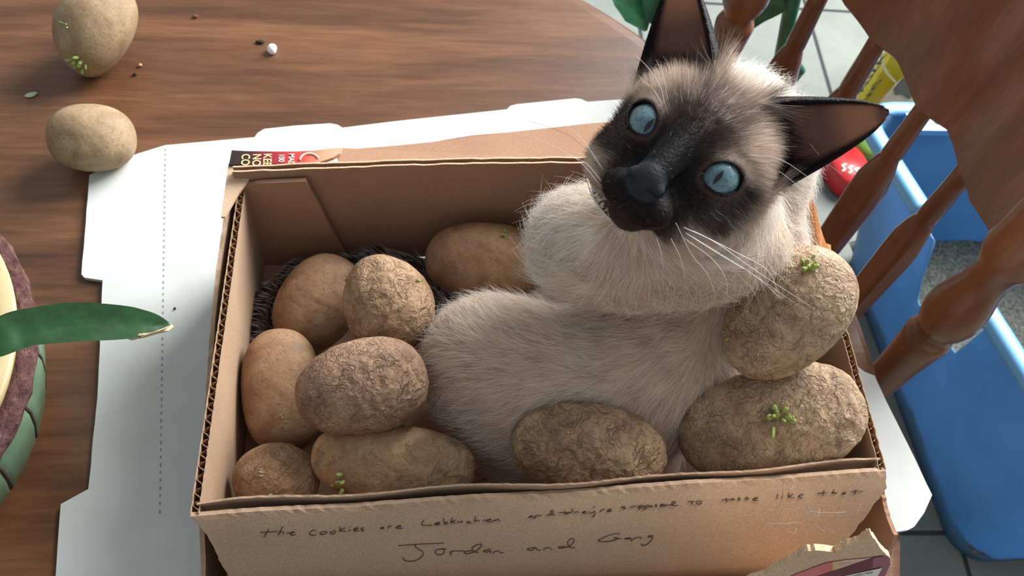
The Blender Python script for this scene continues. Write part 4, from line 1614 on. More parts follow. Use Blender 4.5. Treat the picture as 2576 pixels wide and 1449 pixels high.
    pts = root[:, None] - nrm[:, None] * 0.03 + dirv[:, None] * (ln[:, None] * t_)[..., None] + nrm[:, None] * (droop[:, None] * t_ ** 2)[..., None]
    # jitter of tone
    tone = np.exp(r.normal(size=N) * np.where(hw > 0.5, 0.20, 0.28))
    clump = 1 + 0.10 * snoise(root, 3.0, 71) + 0.06 * snoise(root, 8.0, 72)
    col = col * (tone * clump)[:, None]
    lum = col.mean(1)
    pale = (r.random(N) < np.where(lum < 0.06, 0.006, np.where(hw > 0.5, 0.04, 0.06)) + 0.9 * (wild & (hw < 0.5))) & (inear < 0.3)
    col = np.where(pale[:, None], col + (srgb((248, 243, 238)) - col) * 0.85, col)
    dk2 = (r.random(N) < 0.14) & (hw < 0.5) & ~wild
    col = np.where(dk2[:, None], col * 0.6, col)
    rad = np.where(hw > 0.5, 0.0042, 0.0052) * r.uniform(0.7, 1.3, N)
    rad = np.where(wild & (hw < 0.5), 0.0062, rad)
    rad = np.where(inear > 0.3, 0.0035, rad)
    keep &= ~((np.abs(pj[:, 0] - 1512) < 22) & (np.abs(pj[:, 1] - 512) < 34) & (hw < 0.6) & (pj[:, 2] < 0.5) & False)
    return pts[keep], rad[keep], np.clip(col[keep], 0, 0.95), sgn


def hair_object(name, pts, rad, col, mat, parent):
    N, K, _ = pts.shape
    cu = bpy.data.hair_curves.new(name)
    cu.add_curves([K] * N)
    cu.position_data.foreach_set('vector', (fromh(pts.reshape(-1, 3)) - np.array(parent.location)).astype(np.float32).ravel())
    ra = cu.attributes.get('radius') or cu.attributes.new('radius', 'FLOAT', 'POINT')
    tp = np.linspace(0, 1, K)
    ra.data.foreach_set('value', ((rad[:, None] / 100) * (1 - 0.80 * tp ** 1.5)[None]).astype(np.float32).ravel())
    ca_ = cu.attributes.new('hair_color', 'FLOAT_COLOR', 'CURVE')
    cc = np.ones((N, 4), np.float32)
    cc[:, :3] = col
    ca_.data.foreach_set('color', cc.ravel())
    cu.materials.append(mat)
    o = bpy.data.objects.new(name, cu)
    COL.objects.link(o)
    o.parent = parent
    return o


t = NT('cat_fur')
at = t.n('ShaderNodeAttribute', attribute_name='hair_color')
df = t.n('ShaderNodeBsdfDiffuse')
t.l(at.outputs['Color'], df.inputs['Color'])
tr = t.n('ShaderNodeBsdfTranslucent')
t.l(at.outputs['Color'], tr.inputs['Color'])
gl = t.n('ShaderNodeBsdfGlossy')
gl.inputs['Roughness'].default_value = 0.42
gm_ = t.n('ShaderNodeMix', data_type='RGBA')
gm_.inputs[0].default_value = 0.75
gm_.inputs[6].default_value = (0.8, 0.8, 0.85, 1)
t.l(at.outputs['Color'], gm_.inputs[7])
t.l(gm_.outputs[2], gl.inputs['Color'])
mx = t.n('ShaderNodeMixShader')
mx.inputs[0].default_value = 0.35
t.l(df.outputs[0], mx.inputs[1])
t.l(tr.outputs[0], mx.inputs[2])
mx2 = t.n('ShaderNodeMixShader')
mx2.inputs[0].default_value = 0.05
t.l(mx.outputs[0], mx2.inputs[1])
t.l(gl.outputs[0], mx2.inputs[2])
t.l(mx2.outputs[0], t.out.inputs['Surface'])
M_FUR = t.mat
fp_, fr_, fc_, sgn_ = make_fur(190000, 3)
tag(hair_object('fur', fp_, fr_, fc_, M_FUR, cat), 'short soft coat, cream with a dark face mask', kind='stuff')

# ---- whiskers and brow hairs
M_WH = plain('whisker_white', (244, 242, 240), 0.35, 0.5, 0.0)
M_WD = plain('whisker_dark', (70, 58, 54), 0.4, 0.4, 0.0)
WHISK = [([(1720, 572, .388), (1800, 610, .386), (1900, 680, .388), (2050, 778, .395)], .00026, 0), ([(1725, 586, .39), (1810, 640, .387), (1900, 695, .388), (1966, 752, .395)], .00026, 0),
         ([(1742, 580, .39), (1850, 634, .388), (1930, 680, .39), (1962, 745, .40)], .00024, 0), ([(1722, 600, .392), (1790, 650, .39), (1825, 700, .392), (1830, 752, .40)], .0002, 0),
         ([(1688, 600, .392), (1712, 650, .392), (1724, 705, .40)], .00018, 0), ([(1905, 580, .405), (1955, 612, .402), (2002, 662, .405)], .00016, 0), ([(1735, 592, .39), (1860, 668, .387), (1960, 735, .39), (2012, 772, .395)], .00014, 0),
         ([(1652, 598, .394), (1664, 640, .394), (1668, 690, .40)], .00014, 0), ([(1700, 560, .39), (1740, 640, .392), (1780, 690, .395), (1800, 742, .40)], .00016, 0),
         ([(1514, 445, .395), (1480, 385, .392), (1425, 338, .395), (1318, 300, .41)], .00016, 1), ([(1516, 425, .395), (1460, 345, .392), (1405, 300, .40)], .00014, 0), ([(1512, 455, .395), (1470, 408, .393), (1400, 385, .397), (1330, 402, .405)], .00018, 0),
         ([(1514, 470, .395), (1450, 400, .393), (1360, 352, .40), (1300, 335, .41)], .00014, 0), ([(1512, 462, .395), (1488, 440, .394), (1462, 428, .396)], .00018, 1), ([(1514, 478, .395), (1490, 462, .394), (1466, 455, .396)], .00016, 1),
         ([(1516, 488, .395), (1492, 476, .394), (1472, 472, .396)], .00016, 1), ([(1514, 438, .395), (1490, 400, .393), (1462, 378, .396)], .00016, 1),
         ([(1672, 262, .389), (1660, 215, .38), (1630, 170, .378), (1600, 140, .38)], .0002, 0), ([(1664, 258, .389), (1640, 220, .381), (1615, 205, .38)], .00016, 0), ([(1680, 250, .389), (1668, 190, .379), (1650, 150, .378)], .00014, 0),
         ([(1880, 390, .39), (1960, 400, .382), (2040, 450, .386)], .00016, 0), ([(2020, 340, .42), (2070, 400, .415), (2120, 440, .42)], .00014, 0), ([(1960, 430, .405), (2010, 470, .40), (2060, 520, .405)], .00013, 0)]
for pth, w_, dk_ in WHISK:
    pp = catmull([P(*q_) for q_ in pth], 7)
    V, Fs = tube(pp, np.linspace(w_ * 0.75, w_ * 0.2, len(pp)), 6)
    mesh('whisker', V, Fs, M_WD if dk_ else M_WH, cat)

# ---- collar, mostly hidden in the ruff
cpath = catmull([P(1478, 452, .470), P(1490, 490, .446), P(1510, 525, .432), P(1536, 552, .427), P(1575, 575, .428)], 6)
sidev = camvec(0.72, -0.62, 0.25)
V = []
for i, c_ in enumerate(cpath):
    for k in range(5):
        V.append(c_ + sidev * 0.010 * k / 4 + camvec(0, 0, -0.0006) * math.sin(k / 4 * math.pi))
Fs = grid_faces(len(cpath), 5)
nvv = len(V)
V2 = [v_ + camvec(0, 0, 0.0012) for v_ in V]
Fs = Fs + [tuple(i + nvv for i in reversed(q_)) for q_ in Fs]
t = NT('collar_fabric')
n1 = t.noise(t.coord((1, 1, 1)), 420, 1)
M_COL = t.fin(t.ramp(n1, [(0.40, lin((62, 58, 56))), (0.47, lin((70, 66, 64))), (0.5, lin((196, 190, 178))), (1, lin((210, 204, 192)))]), 0.7)
recalc(mesh('collar', V + V2, Fs, M_COL, cat))
V, Fs = tube(cpath, 0.0007, 6)
mesh('collar_edge', V, Fs, plain('collar_edge', (216, 206, 192), 0.6, 0.2), cat)
# ------------------------------------------------------------------ chair behind the table
CH = empty('spindle_chair', (0.36, 0.33, FZ), 'turned wooden chair with arrow spindles pushed up to the table', 'chair')
ZC = -0.02
pA, s1, s2, s3, s4, pB = [PZ(u, v, ZC)[:2] for u, v in [(1852, 52), (1995, 125), (2130, 235), (2235, 400), (2325, 555), (2342, 838)]]
SEATZ = -0.31


def ringloft(c, rings, n=16, p=2.0, ax=(1, 0)):
    """stack of superellipse rings (z, half_u, half_v)"""
    ux = np.array([ax[0], ax[1], 0.0]) / math.hypot(*ax)
    vx = np.array([-ux[1], ux[0], 0.0])
    V = []
    for (z, a, b, *rest) in rings:
        pp = rest[0] if rest else p
        for k in range(n):
            t = 2 * math.pi * (k + 0.5) / n
            x, y = math.cos(t), math.sin(t)
            r = (abs(x) ** pp + abs(y) ** pp) ** (-1 / pp)
            V.append(np.array([c[0], c[1], z]) + ux * x * r * a + vx * y * r * b)
    N = len(rings)
    Fs = [(i * n + k, i * n + (k + 1) % n, (i + 1) * n + (k + 1) % n, (i + 1) * n + k) for i in range(N - 1) for k in range(n)]
    Fs += [tuple(range(n - 1, -1, -1)), tuple((N - 1) * n + k for k in range(n))]
    return V, Fs


row = [pA, s1, s2, s3, s4, pB]
for i, sp_ in enumerate([s1, s2, s3, s4]):
    tg = row[i + 2] - row[i]
    tg /= np.linalg.norm(tg)
    rings = [(SEATZ, 0.008, 0.008), (SEATZ + 0.03, 0.009, 0.008), (SEATZ + 0.08, 0.012, 0.008, 4), (-0.16, 0.0150, 0.0085, 9), (-0.075, 0.0168, 0.009, 9), (-0.055, 0.0165, 0.009, 9),
             (-0.032, 0.0135, 0.009, 3.5), (-0.020, 0.0108, 0.0092, 2.2), (-0.016, 0.0095, 0.0092), (-0.012, 0.0102, 0.0100), (0.0, 0.0100, 0.0098), (0.03, 0.0092, 0.009), (0.095, 0.0085, 0.0085)]
    V, Fs = ringloft(sp_, rings, 32, 2.0, tg)
    mesh('spindle', V, Fs, M_CHAIR, CH)
for nm, pp in (('post', pA), ('post', pB)):
    prof = [(0.012, SEATZ), (0.015, SEATZ + 0.03), (0.019, -0.22), (0.0165, -0.15), (0.0155, -0.11), (0.017, -0.07), (0.0195, -0.035), (0.0205, -0.024), (0.0185, -0.018), (0.0155, -0.013), (0.0165, -0.008), (0.0215, 0.002), (0.0238, 0.014), (0.0235, 0.026), (0.021, 0.040), (0.0175, 0.054), (0.0158, 0.068), (0.0165, 0.080), (0.0195, 0.090), (0.0225, 0.097), (0.0235, 0.103), (0.0235, 0.19), (0.02, 0.215), (0.010, 0.225)]
    V, Fs = lathe((pp[0], pp[1], 0), prof, 32)
    mesh(nm, V, Fs, M_CHAIR, CH)
# crest rail: a wide board sawn to a wavy lower edge, following the curve of the back
path = catmull([pA, s1, s2, s3, s4, pB], 12)
nP = len(path)
low = np.interp(np.linspace(0, 5, nP), [0, 0.5, 1, 1.35, 2, 2.45, 3, 3.5, 4, 4.4, 5], [0.115, 0.118, 0.100, 0.062, 0.050, 0.060, 0.050, 0.062, 0.054, 0.062, 0.100])
top = np.interp(np.linspace(0, 5, nP), [0, 0.6, 1.5, 2.5, 3.5, 4.4, 5], [0.17, 0.19, 0.225, 0.24, 0.23, 0.20, 0.18])
tg = np.gradient(path, axis=0)
tg /= np.linalg.norm(tg, axis=1)[:, None]
nm_ = np.stack([-tg[:, 1], tg[:, 0]], 1)
V = []
for i in range(nP):
    for sd in (0.0105, -0.0105):
        for z, ins in ((low[i] + 0.003, 0.0), (low[i], 0.003)) if sd > 0 else ((low[i], 0.003), (low[i] + 0.003, 0.0)):
            q = path[i] + nm_[i] * (sd - math.copysign(ins, sd))
            V.append((q[0], q[1], z))
        if sd > 0:
            pass
    for sd in (-0.0105, 0.0105):
        q = path[i] + nm_[i] * sd
        V.append((q[0], q[1], top[i]))
K = 6
order = [0, 1, 2, 3, 4, 5]
Fs = []
for i in range(nP - 1):
    for k in range(K):
        a, b = order[k], order[(k + 1) % K]
        Fs.append((i * K + a, i * K + b, (i + 1) * K + b, (i + 1) * K + a))
Fs += [tuple(range(K)), tuple((nP - 1) * K + k for k in reversed(range(K)))]
recalc(mesh('crest_rail', V, Fs, M_CHAIR, CH, False))
# seat and legs
cx_, cy_ = 0.17, 0.33
outl = []
for k in range(40):
    a = 2 * math.pi * k / 40
    x, y = math.cos(a), math.sin(a)
    r = (abs(x) ** 3 + abs(y) ** 3) ** (-1 / 3)
    outl.append(np.array([cx_ + 0.225 * x * r, cy_ + 0.235 * y * r, SEATZ]))
outl2 = [np.array([p[0], p[1], SEATZ - 0.032]) for p in outl]
V, Fs = slab(outl, (0, 0, 1), 0.034)
recalc(mesh('seat', V, Fs, M_CHAIR, CH, False))
for sx_, sy_ in ((-1, -1), (-1, 1), (1, -1), (1, 1)):
    a = np.array([cx_ + 0.16 * sx_, cy_ + 0.17 * sy_, SEATZ - 0.03])
    b = np.array([cx_ + 0.215 * sx_, cy_ + 0.215 * sy_, FZ])
    V, Fs = tube([a + (b - a) * t_ for t_ in (0, 0.15, 0.3, 0.45, 0.6, 0.8, 1)], [0.014, 0.017, 0.021, 0.023, 0.018, 0.015, 0.012], 14)
    mesh('leg', V, Fs, M_CHAIR, CH)
for sy_ in (-1, 1):
    V, Fs = tube([(cx_ - 0.19, cy_ + 0.19 * sy_, -0.55), (cx_, cy_ + 0.192 * sy_, -0.55), (cx_ + 0.19, cy_ + 0.19 * sy_, -0.55)], [0.009, 0.013, 0.009], 10)
    mesh('stretcher', V, Fs, M_CHAIR, CH)

# ------------------------------------------------------------------ blue tub used as a litter tray
t = NT('blue_plastic')
n1 = t.noise(t.coord(), 7, 4)
n2 = t.noise(t.coord(), 26, 4, 0.7)
col = t.ramp(n1, [(0.3, lin((100, 150, 190))), (0.7, lin((118, 164, 204)))])
col = t.mix(t.ramp(n2, [(0.68, (0, 0, 0)), (0.8, (0.35, 0.35, 0.35))]), col, lin((150, 175, 195)))
M_BLUE = t.fin(col, 0.42, None, 0.45)
t.b.inputs['Subsurface Weight'].default_value = 0.0
tb_ = t.n('ShaderNodeBsdfTranslucent')
t.l(col, tb_.inputs['Color'])
tm_ = t.n('ShaderNodeMixShader')
tm_.inputs[0].default_value = 0.5
t.l(t.b.outputs[0], tm_.inputs[1])
t.l(tb_.outputs[0], tm_.inputs[2])
t.l(tm_.outputs[0], t.out.inputs['Surface'])
RZ, BX0, BX1, BY0, BY1 = -0.41, 0.715, 1.22, 0.095, 0.775
tub = empty('storage_tub', ((BX0 + BX1) / 2, (BY0 + BY1) / 2, FZ), 'blue plastic tub with a notch cut in its side, filled with grey cat litter', 'tub')
TAP = 0.045


def shear(z):
    return 0.04 + 0.18 * (z - FZ) / (RZ - FZ)


def wall_x(y, z):
    return BX0 + TAP * (RZ - z) / (RZ - FZ) + (0.5 - y) * shear(z)


def wall_hit(u, v):
    zs = np.linspace(RZ, FZ, 400)
    q = [PZ(u, v, z) for z in zs]
    e = [abs(a[0] - wall_x(a[1], a[2])) for a in q]
    return q[int(np.argmin(e))]




def tub_ring(z, off):
    k = (RZ - z) / (RZ - FZ)
    x0, x1, y0, y1 = BX0 + TAP * k - off, BX1 - TAP * k + off, BY0 + TAP * k - off, BY1 - TAP * k + off
    rad = 0.055
    pts = []
    for (cx2, cy2, a0) in ((x0 + rad, y0 + rad, math.pi), (x1 - rad, y0 + rad, 1.5 * math.pi), (x1 - rad, y1 - rad, 0), (x0 + rad, y1 - rad, 0.5 * math.pi)):
        for j in range(7):
            a = a0 + j / 6 * math.pi / 2
            pts.append((cx2 + rad * math.cos(a), cy2 + rad * math.sin(a), z))
    # straight side on -x: add points so that the notch can be cut (between last and first)
    a, b = pts[-1], pts[0]
    for j in range(1, 100):
        q = j / 100
        pts.append(tuple(a[i] + (b[i] - a[i]) * q for i in range(3)))
    return [(px2 + (0.5 - py2) * shear(pz2), py2, pz2) for px2, py2, pz2 in pts]


# notch on the -x side: rim height as function of y
nA, nB = PZ(2345, 530, RZ)[1], PZ(2498, 765, RZ)[1]     # rim ends
NOTCH = sorted([(float(q[1]), float(q[2])) for q in (wall_hit(u, v) for u, v in [(2346, 604), (2312, 690), (2300, 748), (2352, 820), (2405, 895), (2450, 835)])])
ZL_ = wall_hit(2405, 895)[2]
NOTCH = [(0.399, RZ), (0.400, ZL_)] + [q for q in NOTCH if nB + 0.004 < q[0] < nA - 0.004] + [(nA - 0.002, RZ - 0.03), (nA + 0.001, RZ)]

ZL = min(q[1] for q in NOTCH)


def notch_z(x, y):
    if x - (0.5 - y) * shear(RZ) > BX0 + 0.07: return RZ
    return float(np.interp(y, [q[0] for q in NOTCH], [q[1] for q in NOTCH]))


nz = 16
base_out = tub_ring(RZ, 0)
n = len(base_out)
V = []
for layer in (0, 1):
    for j in range(nz + 1):
        for k in range(n):
            x, y, _ = base_out[k]
            ztop = notch_z(x, y)
            zb = FZ + 0.002 if layer == 0 else FZ + 0.006
            z = zb + (ztop - zb) * j / nz
            rr3 = tub_ring(z, -0.0035 * layer)
            V.append((rr3[k][0], rr3[k][1] if True else y, z))
Fs = []
Ln = (nz + 1) * n
for j in range(nz):
    for k in range(n):
        k2 = (k + 1) % n
        Fs.append((j * n + k, j * n + k2, (j + 1) * n + k2, (j + 1) * n + k))
        Fs.append((Ln + j * n + k, Ln + (j + 1) * n + k, Ln + (j + 1) * n + k2, Ln + j * n + k2))
for k in range(n):
    k2 = (k + 1) % n
    Fs.append((nz * n + k, nz * n + k2, Ln + nz * n + k2, Ln + nz * n + k))
Fs.append(tuple(range(n - 1, -1, -1)))
Fs.append(tuple(Ln + k for k in range(n)))
mesh('tub_body', V, Fs, M_BLUE, tub)
# rolled rim, left open where the notch is
pts = [np.array(q) for q in tub_ring(RZ, 0.004)]
keep = [k for k in range(n) if not (pts[k][0] - (0.5 - pts[k][1]) * shear(RZ) < BX0 + 0.03 and nB < pts[k][1] < nA)]
start = next(i for i in range(len(keep)) if keep[i - 1] != (keep[i] - 1) % n)
seq = [pts[keep[(start + i) % len(keep)]] for i in range(len(keep))]
V = []
pr = [(-0.010, -0.002), (-0.009, 0.004), (-0.004, 0.0065), (0.010, 0.0065), (0.0155, 0.003), (0.017, -0.012), (0.014, -0.013), (0.012, 0.0), (0.004, 0.001), (-0.006, -0.004)]
ctr = np.array([(BX0 + BX1) / 2, (BY0 + BY1) / 2, RZ])
for i, q in enumerate(seq):
    a, b = seq[max(0, i - 1)], seq[min(len(seq) - 1, i + 1)]
    tg_ = (b - a) / np.linalg.norm(b - a)
    o_ = np.array([tg_[1], -tg_[0], 0])
    for (ou, oz) in pr:
        V.append(q + o_ * ou + np.array([0, 0, oz]))
K = len(pr)
Fs = [(i * K + k, (i + 1) * K + k, (i + 1) * K + (k + 1) % K, i * K + (k + 1) % K) for i in range(len(seq) - 1) for k in range(K)]
Fs += [tuple(range(K)), tuple((len(seq) - 1) * K + k for k in reversed(range(K)))]
recalc(mesh('rim', V, Fs, plain('blue_rim', (112, 176, 226), 0.3, 0.5, 0.04), tub))
# handle lug with a hole on the far side
lugp = PZ(2352, 318, RZ)
V, Fs = slab([lugp + np.array(q) for q in ((-0.045, 0.03, 0.004), (-0.04, -0.012, 0.004), (0.04, -0.012, 0.004), (0.045, 0.03, 0.004))], (0, 0, 1), 0.012)
hl = recalc(mesh('handle_lug', V, Fs, plain('blue_rim2', (96, 164, 220), 0.3, 0.5, 0.04), tub, False))
V, Fs = lathe((lugp[0] + 0.006, lugp[1] + 0.008, lugp[2] + 0.0042), [(0.008, 0), (0.008, 0.001), (0.004, 0.0012)], 14)
mesh('lug_hole', V, Fs, plain('hole_dark', (54, 44, 40), 0.8, 0.1), hl)
# litter
t = NT('cat_litter')
n1 = t.noise(t.coord(), 160, 4, 0.7)
col = t.ramp(n1, [(0.3, lin((60, 64, 60))), (0.5, lin((100, 103, 96))), (0.72, lin((140, 142, 132)))])
M_LIT = t.fin(col, 0.95, t.bump(n1, 0.8, 0.004), 0.1)
ZLIT = -0.712
k0 = (RZ - ZLIT) / (RZ - FZ) * TAP + 0.006
nx_, ny_ = 36, 50
V = []
for i in range(nx_ + 1):
    for j in range(ny_ + 1):
        x = BX0 + k0 + (BX1 - BX0 - 2 * k0) * i / nx_
        y = BY0 + k0 + (BY1 - BY0 - 2 * k0) * j / ny_
        x += (0.5 - y) * shear(ZLIT)
        z = ZLIT + 0.010 * mnoise.noise(Vector((x * 9, y * 9, 1.3))) + 0.008 * mnoise.noise(Vector((x * 40, y * 40, 4))) + 0.0
        V.append((x, y, z))
tag(mesh('litter', V, grid_faces(nx_ + 1, ny_ + 1), M_LIT, tub), 'grey granular cat litter', kind='stuff')

# ------------------------------------------------------------------ yellow bag behind the tub
M_YEL = plain('yellow_bag', (206, 188, 40), 0.45, 0.4, 0.06, 20)
b0 = np.array(PZ(2202, 276, FZ)[:2])
bd = np.array([0.83, 0.56])
bd /= np.linalg.norm(bd)
bn = np.array([bd[1], -bd[0]])            # facing the camera side
bag = empty('litter_bag', (b0[0], b0[1], FZ), 'upright yellow bag with black print standing beyond the blue tub', 'bag')
BW, BH, BD_ = 0.34, 0.42, 0.10
V = []
nu, nv_ = 14, 16
for sd in (1, -1):
    for i in range(nu + 1):
        for j in range(nv_ + 1):
            a, h = i / nu, j / nv_
            th = BD_ / 2 * (math.sin(math.pi * a) ** 0.45) * (1 - 0.75 * h ** 3)
            q = b0 + bd * (a - 0.30) * BW + bn * sd * th
            V.append((q[0], q[1], FZ + 0.001 + BH * h))
g = grid_faces(nu + 1, nv_ + 1)
o2 = (nu + 1) * (nv_ + 1)
Fs = g + [tuple(x + o2 for x in reversed(q)) for q in g]
w = nv_ + 1
for j in range(nv_):
    Fs += [(j, j + 1, o2 + j + 1, o2 + j), (nu * w + j, o2 + nu * w + j, o2 + nu * w + j + 1, nu * w + j + 1)]
for i in range(nu):
    Fs += [(i * w + nv_, (i + 1) * w + nv_, o2 + (i + 1) * w + nv_, o2 + i * w + nv_), (i * w, o2 + i * w, o2 + (i + 1) * w, (i + 1) * w)]
bag_body = recalc(mesh('bag_body', V, Fs, M_YEL, bag))
bagn = np.array([bn[0], bn[1], 0])
bagp = np.array([b0[0], b0[1], 0]) + bagn * (BD_ / 2 + 0.004)
bp = lambda u, v: PPL(u, v, bagp, bagn)


def bagdecal(name, px, mat, d=0.002):
    V = [bp(*q) + bagn * d for q in px]
    V, Fs = slab(V, bagn, 0.0008)
    return recalc(mesh(name, V, Fs, mat, bag_body, False))


M_BK = plain('bag_black_print', (46, 48, 26), 0.6, 0.2)
bagdecal('print_swoosh', [(2210, 130), (2218, 132), (2222, 160), (2234, 182), (2254, 205), (2248, 206), (2228, 186), (2215, 162)], plain('swoosh_grey', (176, 178, 130), 0.5, 0.3))
bagdecal('cat_photo', [(2224, 240), (2248, 214), (2272, 192), (2300, 240), (2300, 250), (2270, 262), (2240, 275), (2206, 262)], plain('photo_tan', (188, 172, 146), 0.6, 0.3, 0.12, 60))
bagdecal('cat_photo', [(2246, 222), (2270, 192), (2285, 215), (2296, 238), (2285, 248), (2265, 236), (2250, 236)], plain('photo_dark', (66, 66, 62), 0.6, 0.3, 0.3, 60), 0.003)
for body, u, v, sz_ in [('ALIZA', 2166, 226, 0.034), ('WS', 2186, 240, 0.034)]:
    o0 = bp(u, v) + bagn * 0.004
    text_obj(body, 'print_text', o0, bp(u + 26, v - 40) - bp(u, v), bp(u - 40, v - 18) - bp(u, v), sz_, M_BK, bag_body, 0.9, 0.0012)

# red package lying beside the tub
M_REDP = plain('red_package', (196, 40, 44), 0.4, 0.5, 0.12, 30)
rc = PZ(2140, 412, FZ + 0.05)
redp = empty('red_package', (rc[0], rc[1], FZ), 'small shiny red package on the floor beside the blue tub', 'package')
V, Fs = ringloft((rc[0], rc[1]), [(FZ + 0.001, 0.034, 0.046), (FZ + 0.006, 0.038, 0.050), (FZ + 0.045, 0.038, 0.050), (FZ + 0.053, 0.034, 0.046)], 24, 3.2, (1, 0.2))
rb = mesh('package_body', V, Fs, M_REDP, redp)
for k in range(3):
    q = np.array([rc[0] - 0.026 + 0.012 * k, rc[1] - 0.022 - 0.005 * k, FZ + 0.0535])
    V, Fs = tube(catmull([q, q + (0.008, 0.006, 0), q + (0.004, 0.014, 0), q + (0.014, 0.018, 0)], 4), 0.0022, 6)
    mesh('white_print', V, Fs, M_PWHT, rb)
gp = PZ(2178, 360, FZ + 0.02)
V, Fs = ringloft((gp[0], gp[1]), [(FZ + 0.001, 0.025, 0.03), (FZ + 0.02, 0.028, 0.034), (FZ + 0.032, 0.02, 0.026)], 18, 3, (1, 0.3))
tag(mesh('green_package', V, Fs, plain('green_package', (120, 160, 60), 0.5, 0.4)), 'little green packet behind the red package', 'package')

# ------------------------------------------------------------------ plants
def leaf_mat(name, rgb, light):
    t = NT(name)
    n1 = t.noise(t.coord(), 90, 4)
    n2 = t.noise(t.coord((8, 60, 60)), 6, 3)
    col = t.ramp(n1, [(0.3, lin(rgb)), (0.7, lin(light))])
    col = t.mix(0.35, col, t.ramp(n2, [(0.4, (0.8, 0.85, 0.8)), (0.6, (1.1, 1.15, 1.1))]), 'MULTIPLY')
    return t.fin(col, 0.38, t.bump(n1, 0.3, 0.001), 0.5)


M_LEAF = leaf_mat('leaf_green', (20, 54, 26), (38, 80, 40))
M_LEAFB = leaf_mat('leaf_dark_green', (22, 70, 44), (40, 104, 64))
M_DRY = plain('dry_leaf_edge', (214, 196, 160), 0.8, 0.1, 0.15, 200)


def leaf(name, spine, widths, up, mat, parent, fold=0.25, wav=0.0, nw=9, asym=0.0):
    sp_ = catmull(spine, 8)
    N = len(sp_)
    wd = np.interp(np.linspace(0, 1, N), np.linspace(0, 1, len(widths)), widths)
    T = np.gradient(sp_, axis=0)
    T /= np.linalg.norm(T, axis=1)[:, None]
    V = []
    for i in range(N):
        sd = np.cross(T[i], up)
        sd /= np.linalg.norm(sd)
        nn = np.cross(sd, T[i])
        for k in range(nw):
            q = -1 + 2 * k / (nw - 1)
            V.append(sp_[i] + sd * wd[i] * (q + asym * (1 - q * q)) + nn * (abs(q) * fold * wd[i] + wav * math.sin(i * 0.7 + q * 2)))
    nvv = len(V)
    V2 = [v_ - np.array(up) * 0.0007 for v_ in V]
    g_ = grid_faces(N, nw)
    Fs = g_ + [tuple(x + nvv for x in reversed(q)) for q in g_]
    for i in range(N - 1):
        a, b = i * nw, (i + 1) * nw
        Fs += [(a, b, b + nvv, a + nvv), (a + nw - 1, a + nw - 1 + nvv, b + nw - 1 + nvv, b + nw - 1)]
    return recalc(mesh(name, V, Fs, mat, parent)), sp_, wd


PC = np.array([-0.454, 0.095])
pot = empty('potted_plant', (PC[0], PC[1], 0.0005), 'potted plant with a long leaf reaching over the white cardboard sheet', 'potted plant')
M_GLZ = plain('green_glaze', (92, 116, 92), 0.3, 0.5, 0.12, 25)
t = NT('green_glaze')
tc = t.n('ShaderNodeTexCoord')
n1 = t.noise(t.coord(), 25, 4)
col = t.ramp(n1, [(0.3, lin((66, 92, 70))), (0.7, lin((100, 126, 98)))])
M_GLZ = t.fin(col, 0.35, None, 0.5)
ang0 = 0.16


def groove(a, z):
    d = ((a - ang0 + 0.0) / 0.2618) % 1.0
    d = min(d, 1 - d)
    return 1 - (0.012 * math.exp(-(d / 0.035) ** 2) if z > 0.015 else 0)


prof = [(0.105, 0.0), (0.118, 0.006), (0.133, 0.030), (0.141, 0.055), (0.1445, 0.072), (0.144, 0.086), (0.141, 0.0875), (0.138, 0.080), (0.12, 0.03)]
V, Fs = lathe((PC[0], PC[1], 0.0006), prof, 360, groove)
mesh('glazed_bowl', V, Fs, M_GLZ, pot)
M_GRV = plain('groove_brown', (62, 52, 42), 0.7, 0.2)
for k in range(24):
    a = ang0 + k * 0.2618
    pth = [(PC[0] + r_ * 0.990 * math.cos(a), PC[1] + r_ * 0.990 * math.sin(a), 0.0006 + z_) for r_, z_ in prof[2:6]]
    V, Fs = tube(pth, 0.0016, 6)
    mesh('groove', V, Fs, M_GRV, pot)
t = NT('bark_rim')
n1 = t.noise(t.coord(), 140, 5, 0.7)
col = t.ramp(n1, [(0.3, lin((58, 38, 38))), (0.55, lin((98, 70, 68))), (0.75, lin((132, 104, 92)))])
M_BARK = t.fin(col, 0.9, t.bump(n1, 0.9, 0.003), 0.15)
prof = [(0.141, 0.080), (0.148, 0.088), (0.1495, 0.094), (0.148, 0.098), (0.1455, 0.097), (0.144, 0.101), (0.1415, 0.0995), (0.139, 0.100), (0.136, 0.09)]
V, Fs = lathe((PC[0], PC[1], 0.0006), prof, 96, lambda a, z: 1 + 0.006 * math.sin(a * 37 + z * 900) + 0.004 * math.sin(a * 91))
mesh('bark_rim', V, Fs, M_BARK, pot)
prof = [(0.11, 0.04), (0.136, 0.09), (0.1415, 0.104), (0.1425, 0.108), (0.141, 0.1095), (0.122, 0.1085), (0.118, 0.102), (0.11, 0.091)]
V, Fs = lathe((PC[0], PC[1], 0.0006), prof, 96)
mesh('cream_pot', V, Fs, plain('cream_ceramic', (190, 172, 130), 0.4, 0.45, 0.05, 20), pot)
V, Fs = lathe((PC[0], PC[1], 0.0006), [(0.106, 0.09), (0.106, 0.098), (0.04, 0.102)], 48)
mesh('soil', V, Fs, plain('soil', (48, 38, 32), 0.95, 0.1, 0.3, 120), pot)
lz = [0.150, 0.152, 0.150, 0.143, 0.136, 0.130]
lpx = [(-150, 905), (-20, 862), (60, 828), (180, 812), (300, 812), (385, 816), (436, 819)]
lzz = [0.150, 0.153, 0.152, 0.148, 0.142, 0.136, 0.131]
spn = [PZ(u, v, z) for (u, v), z in zip(lpx, lzz)]
kk = 0.49 / F_PX
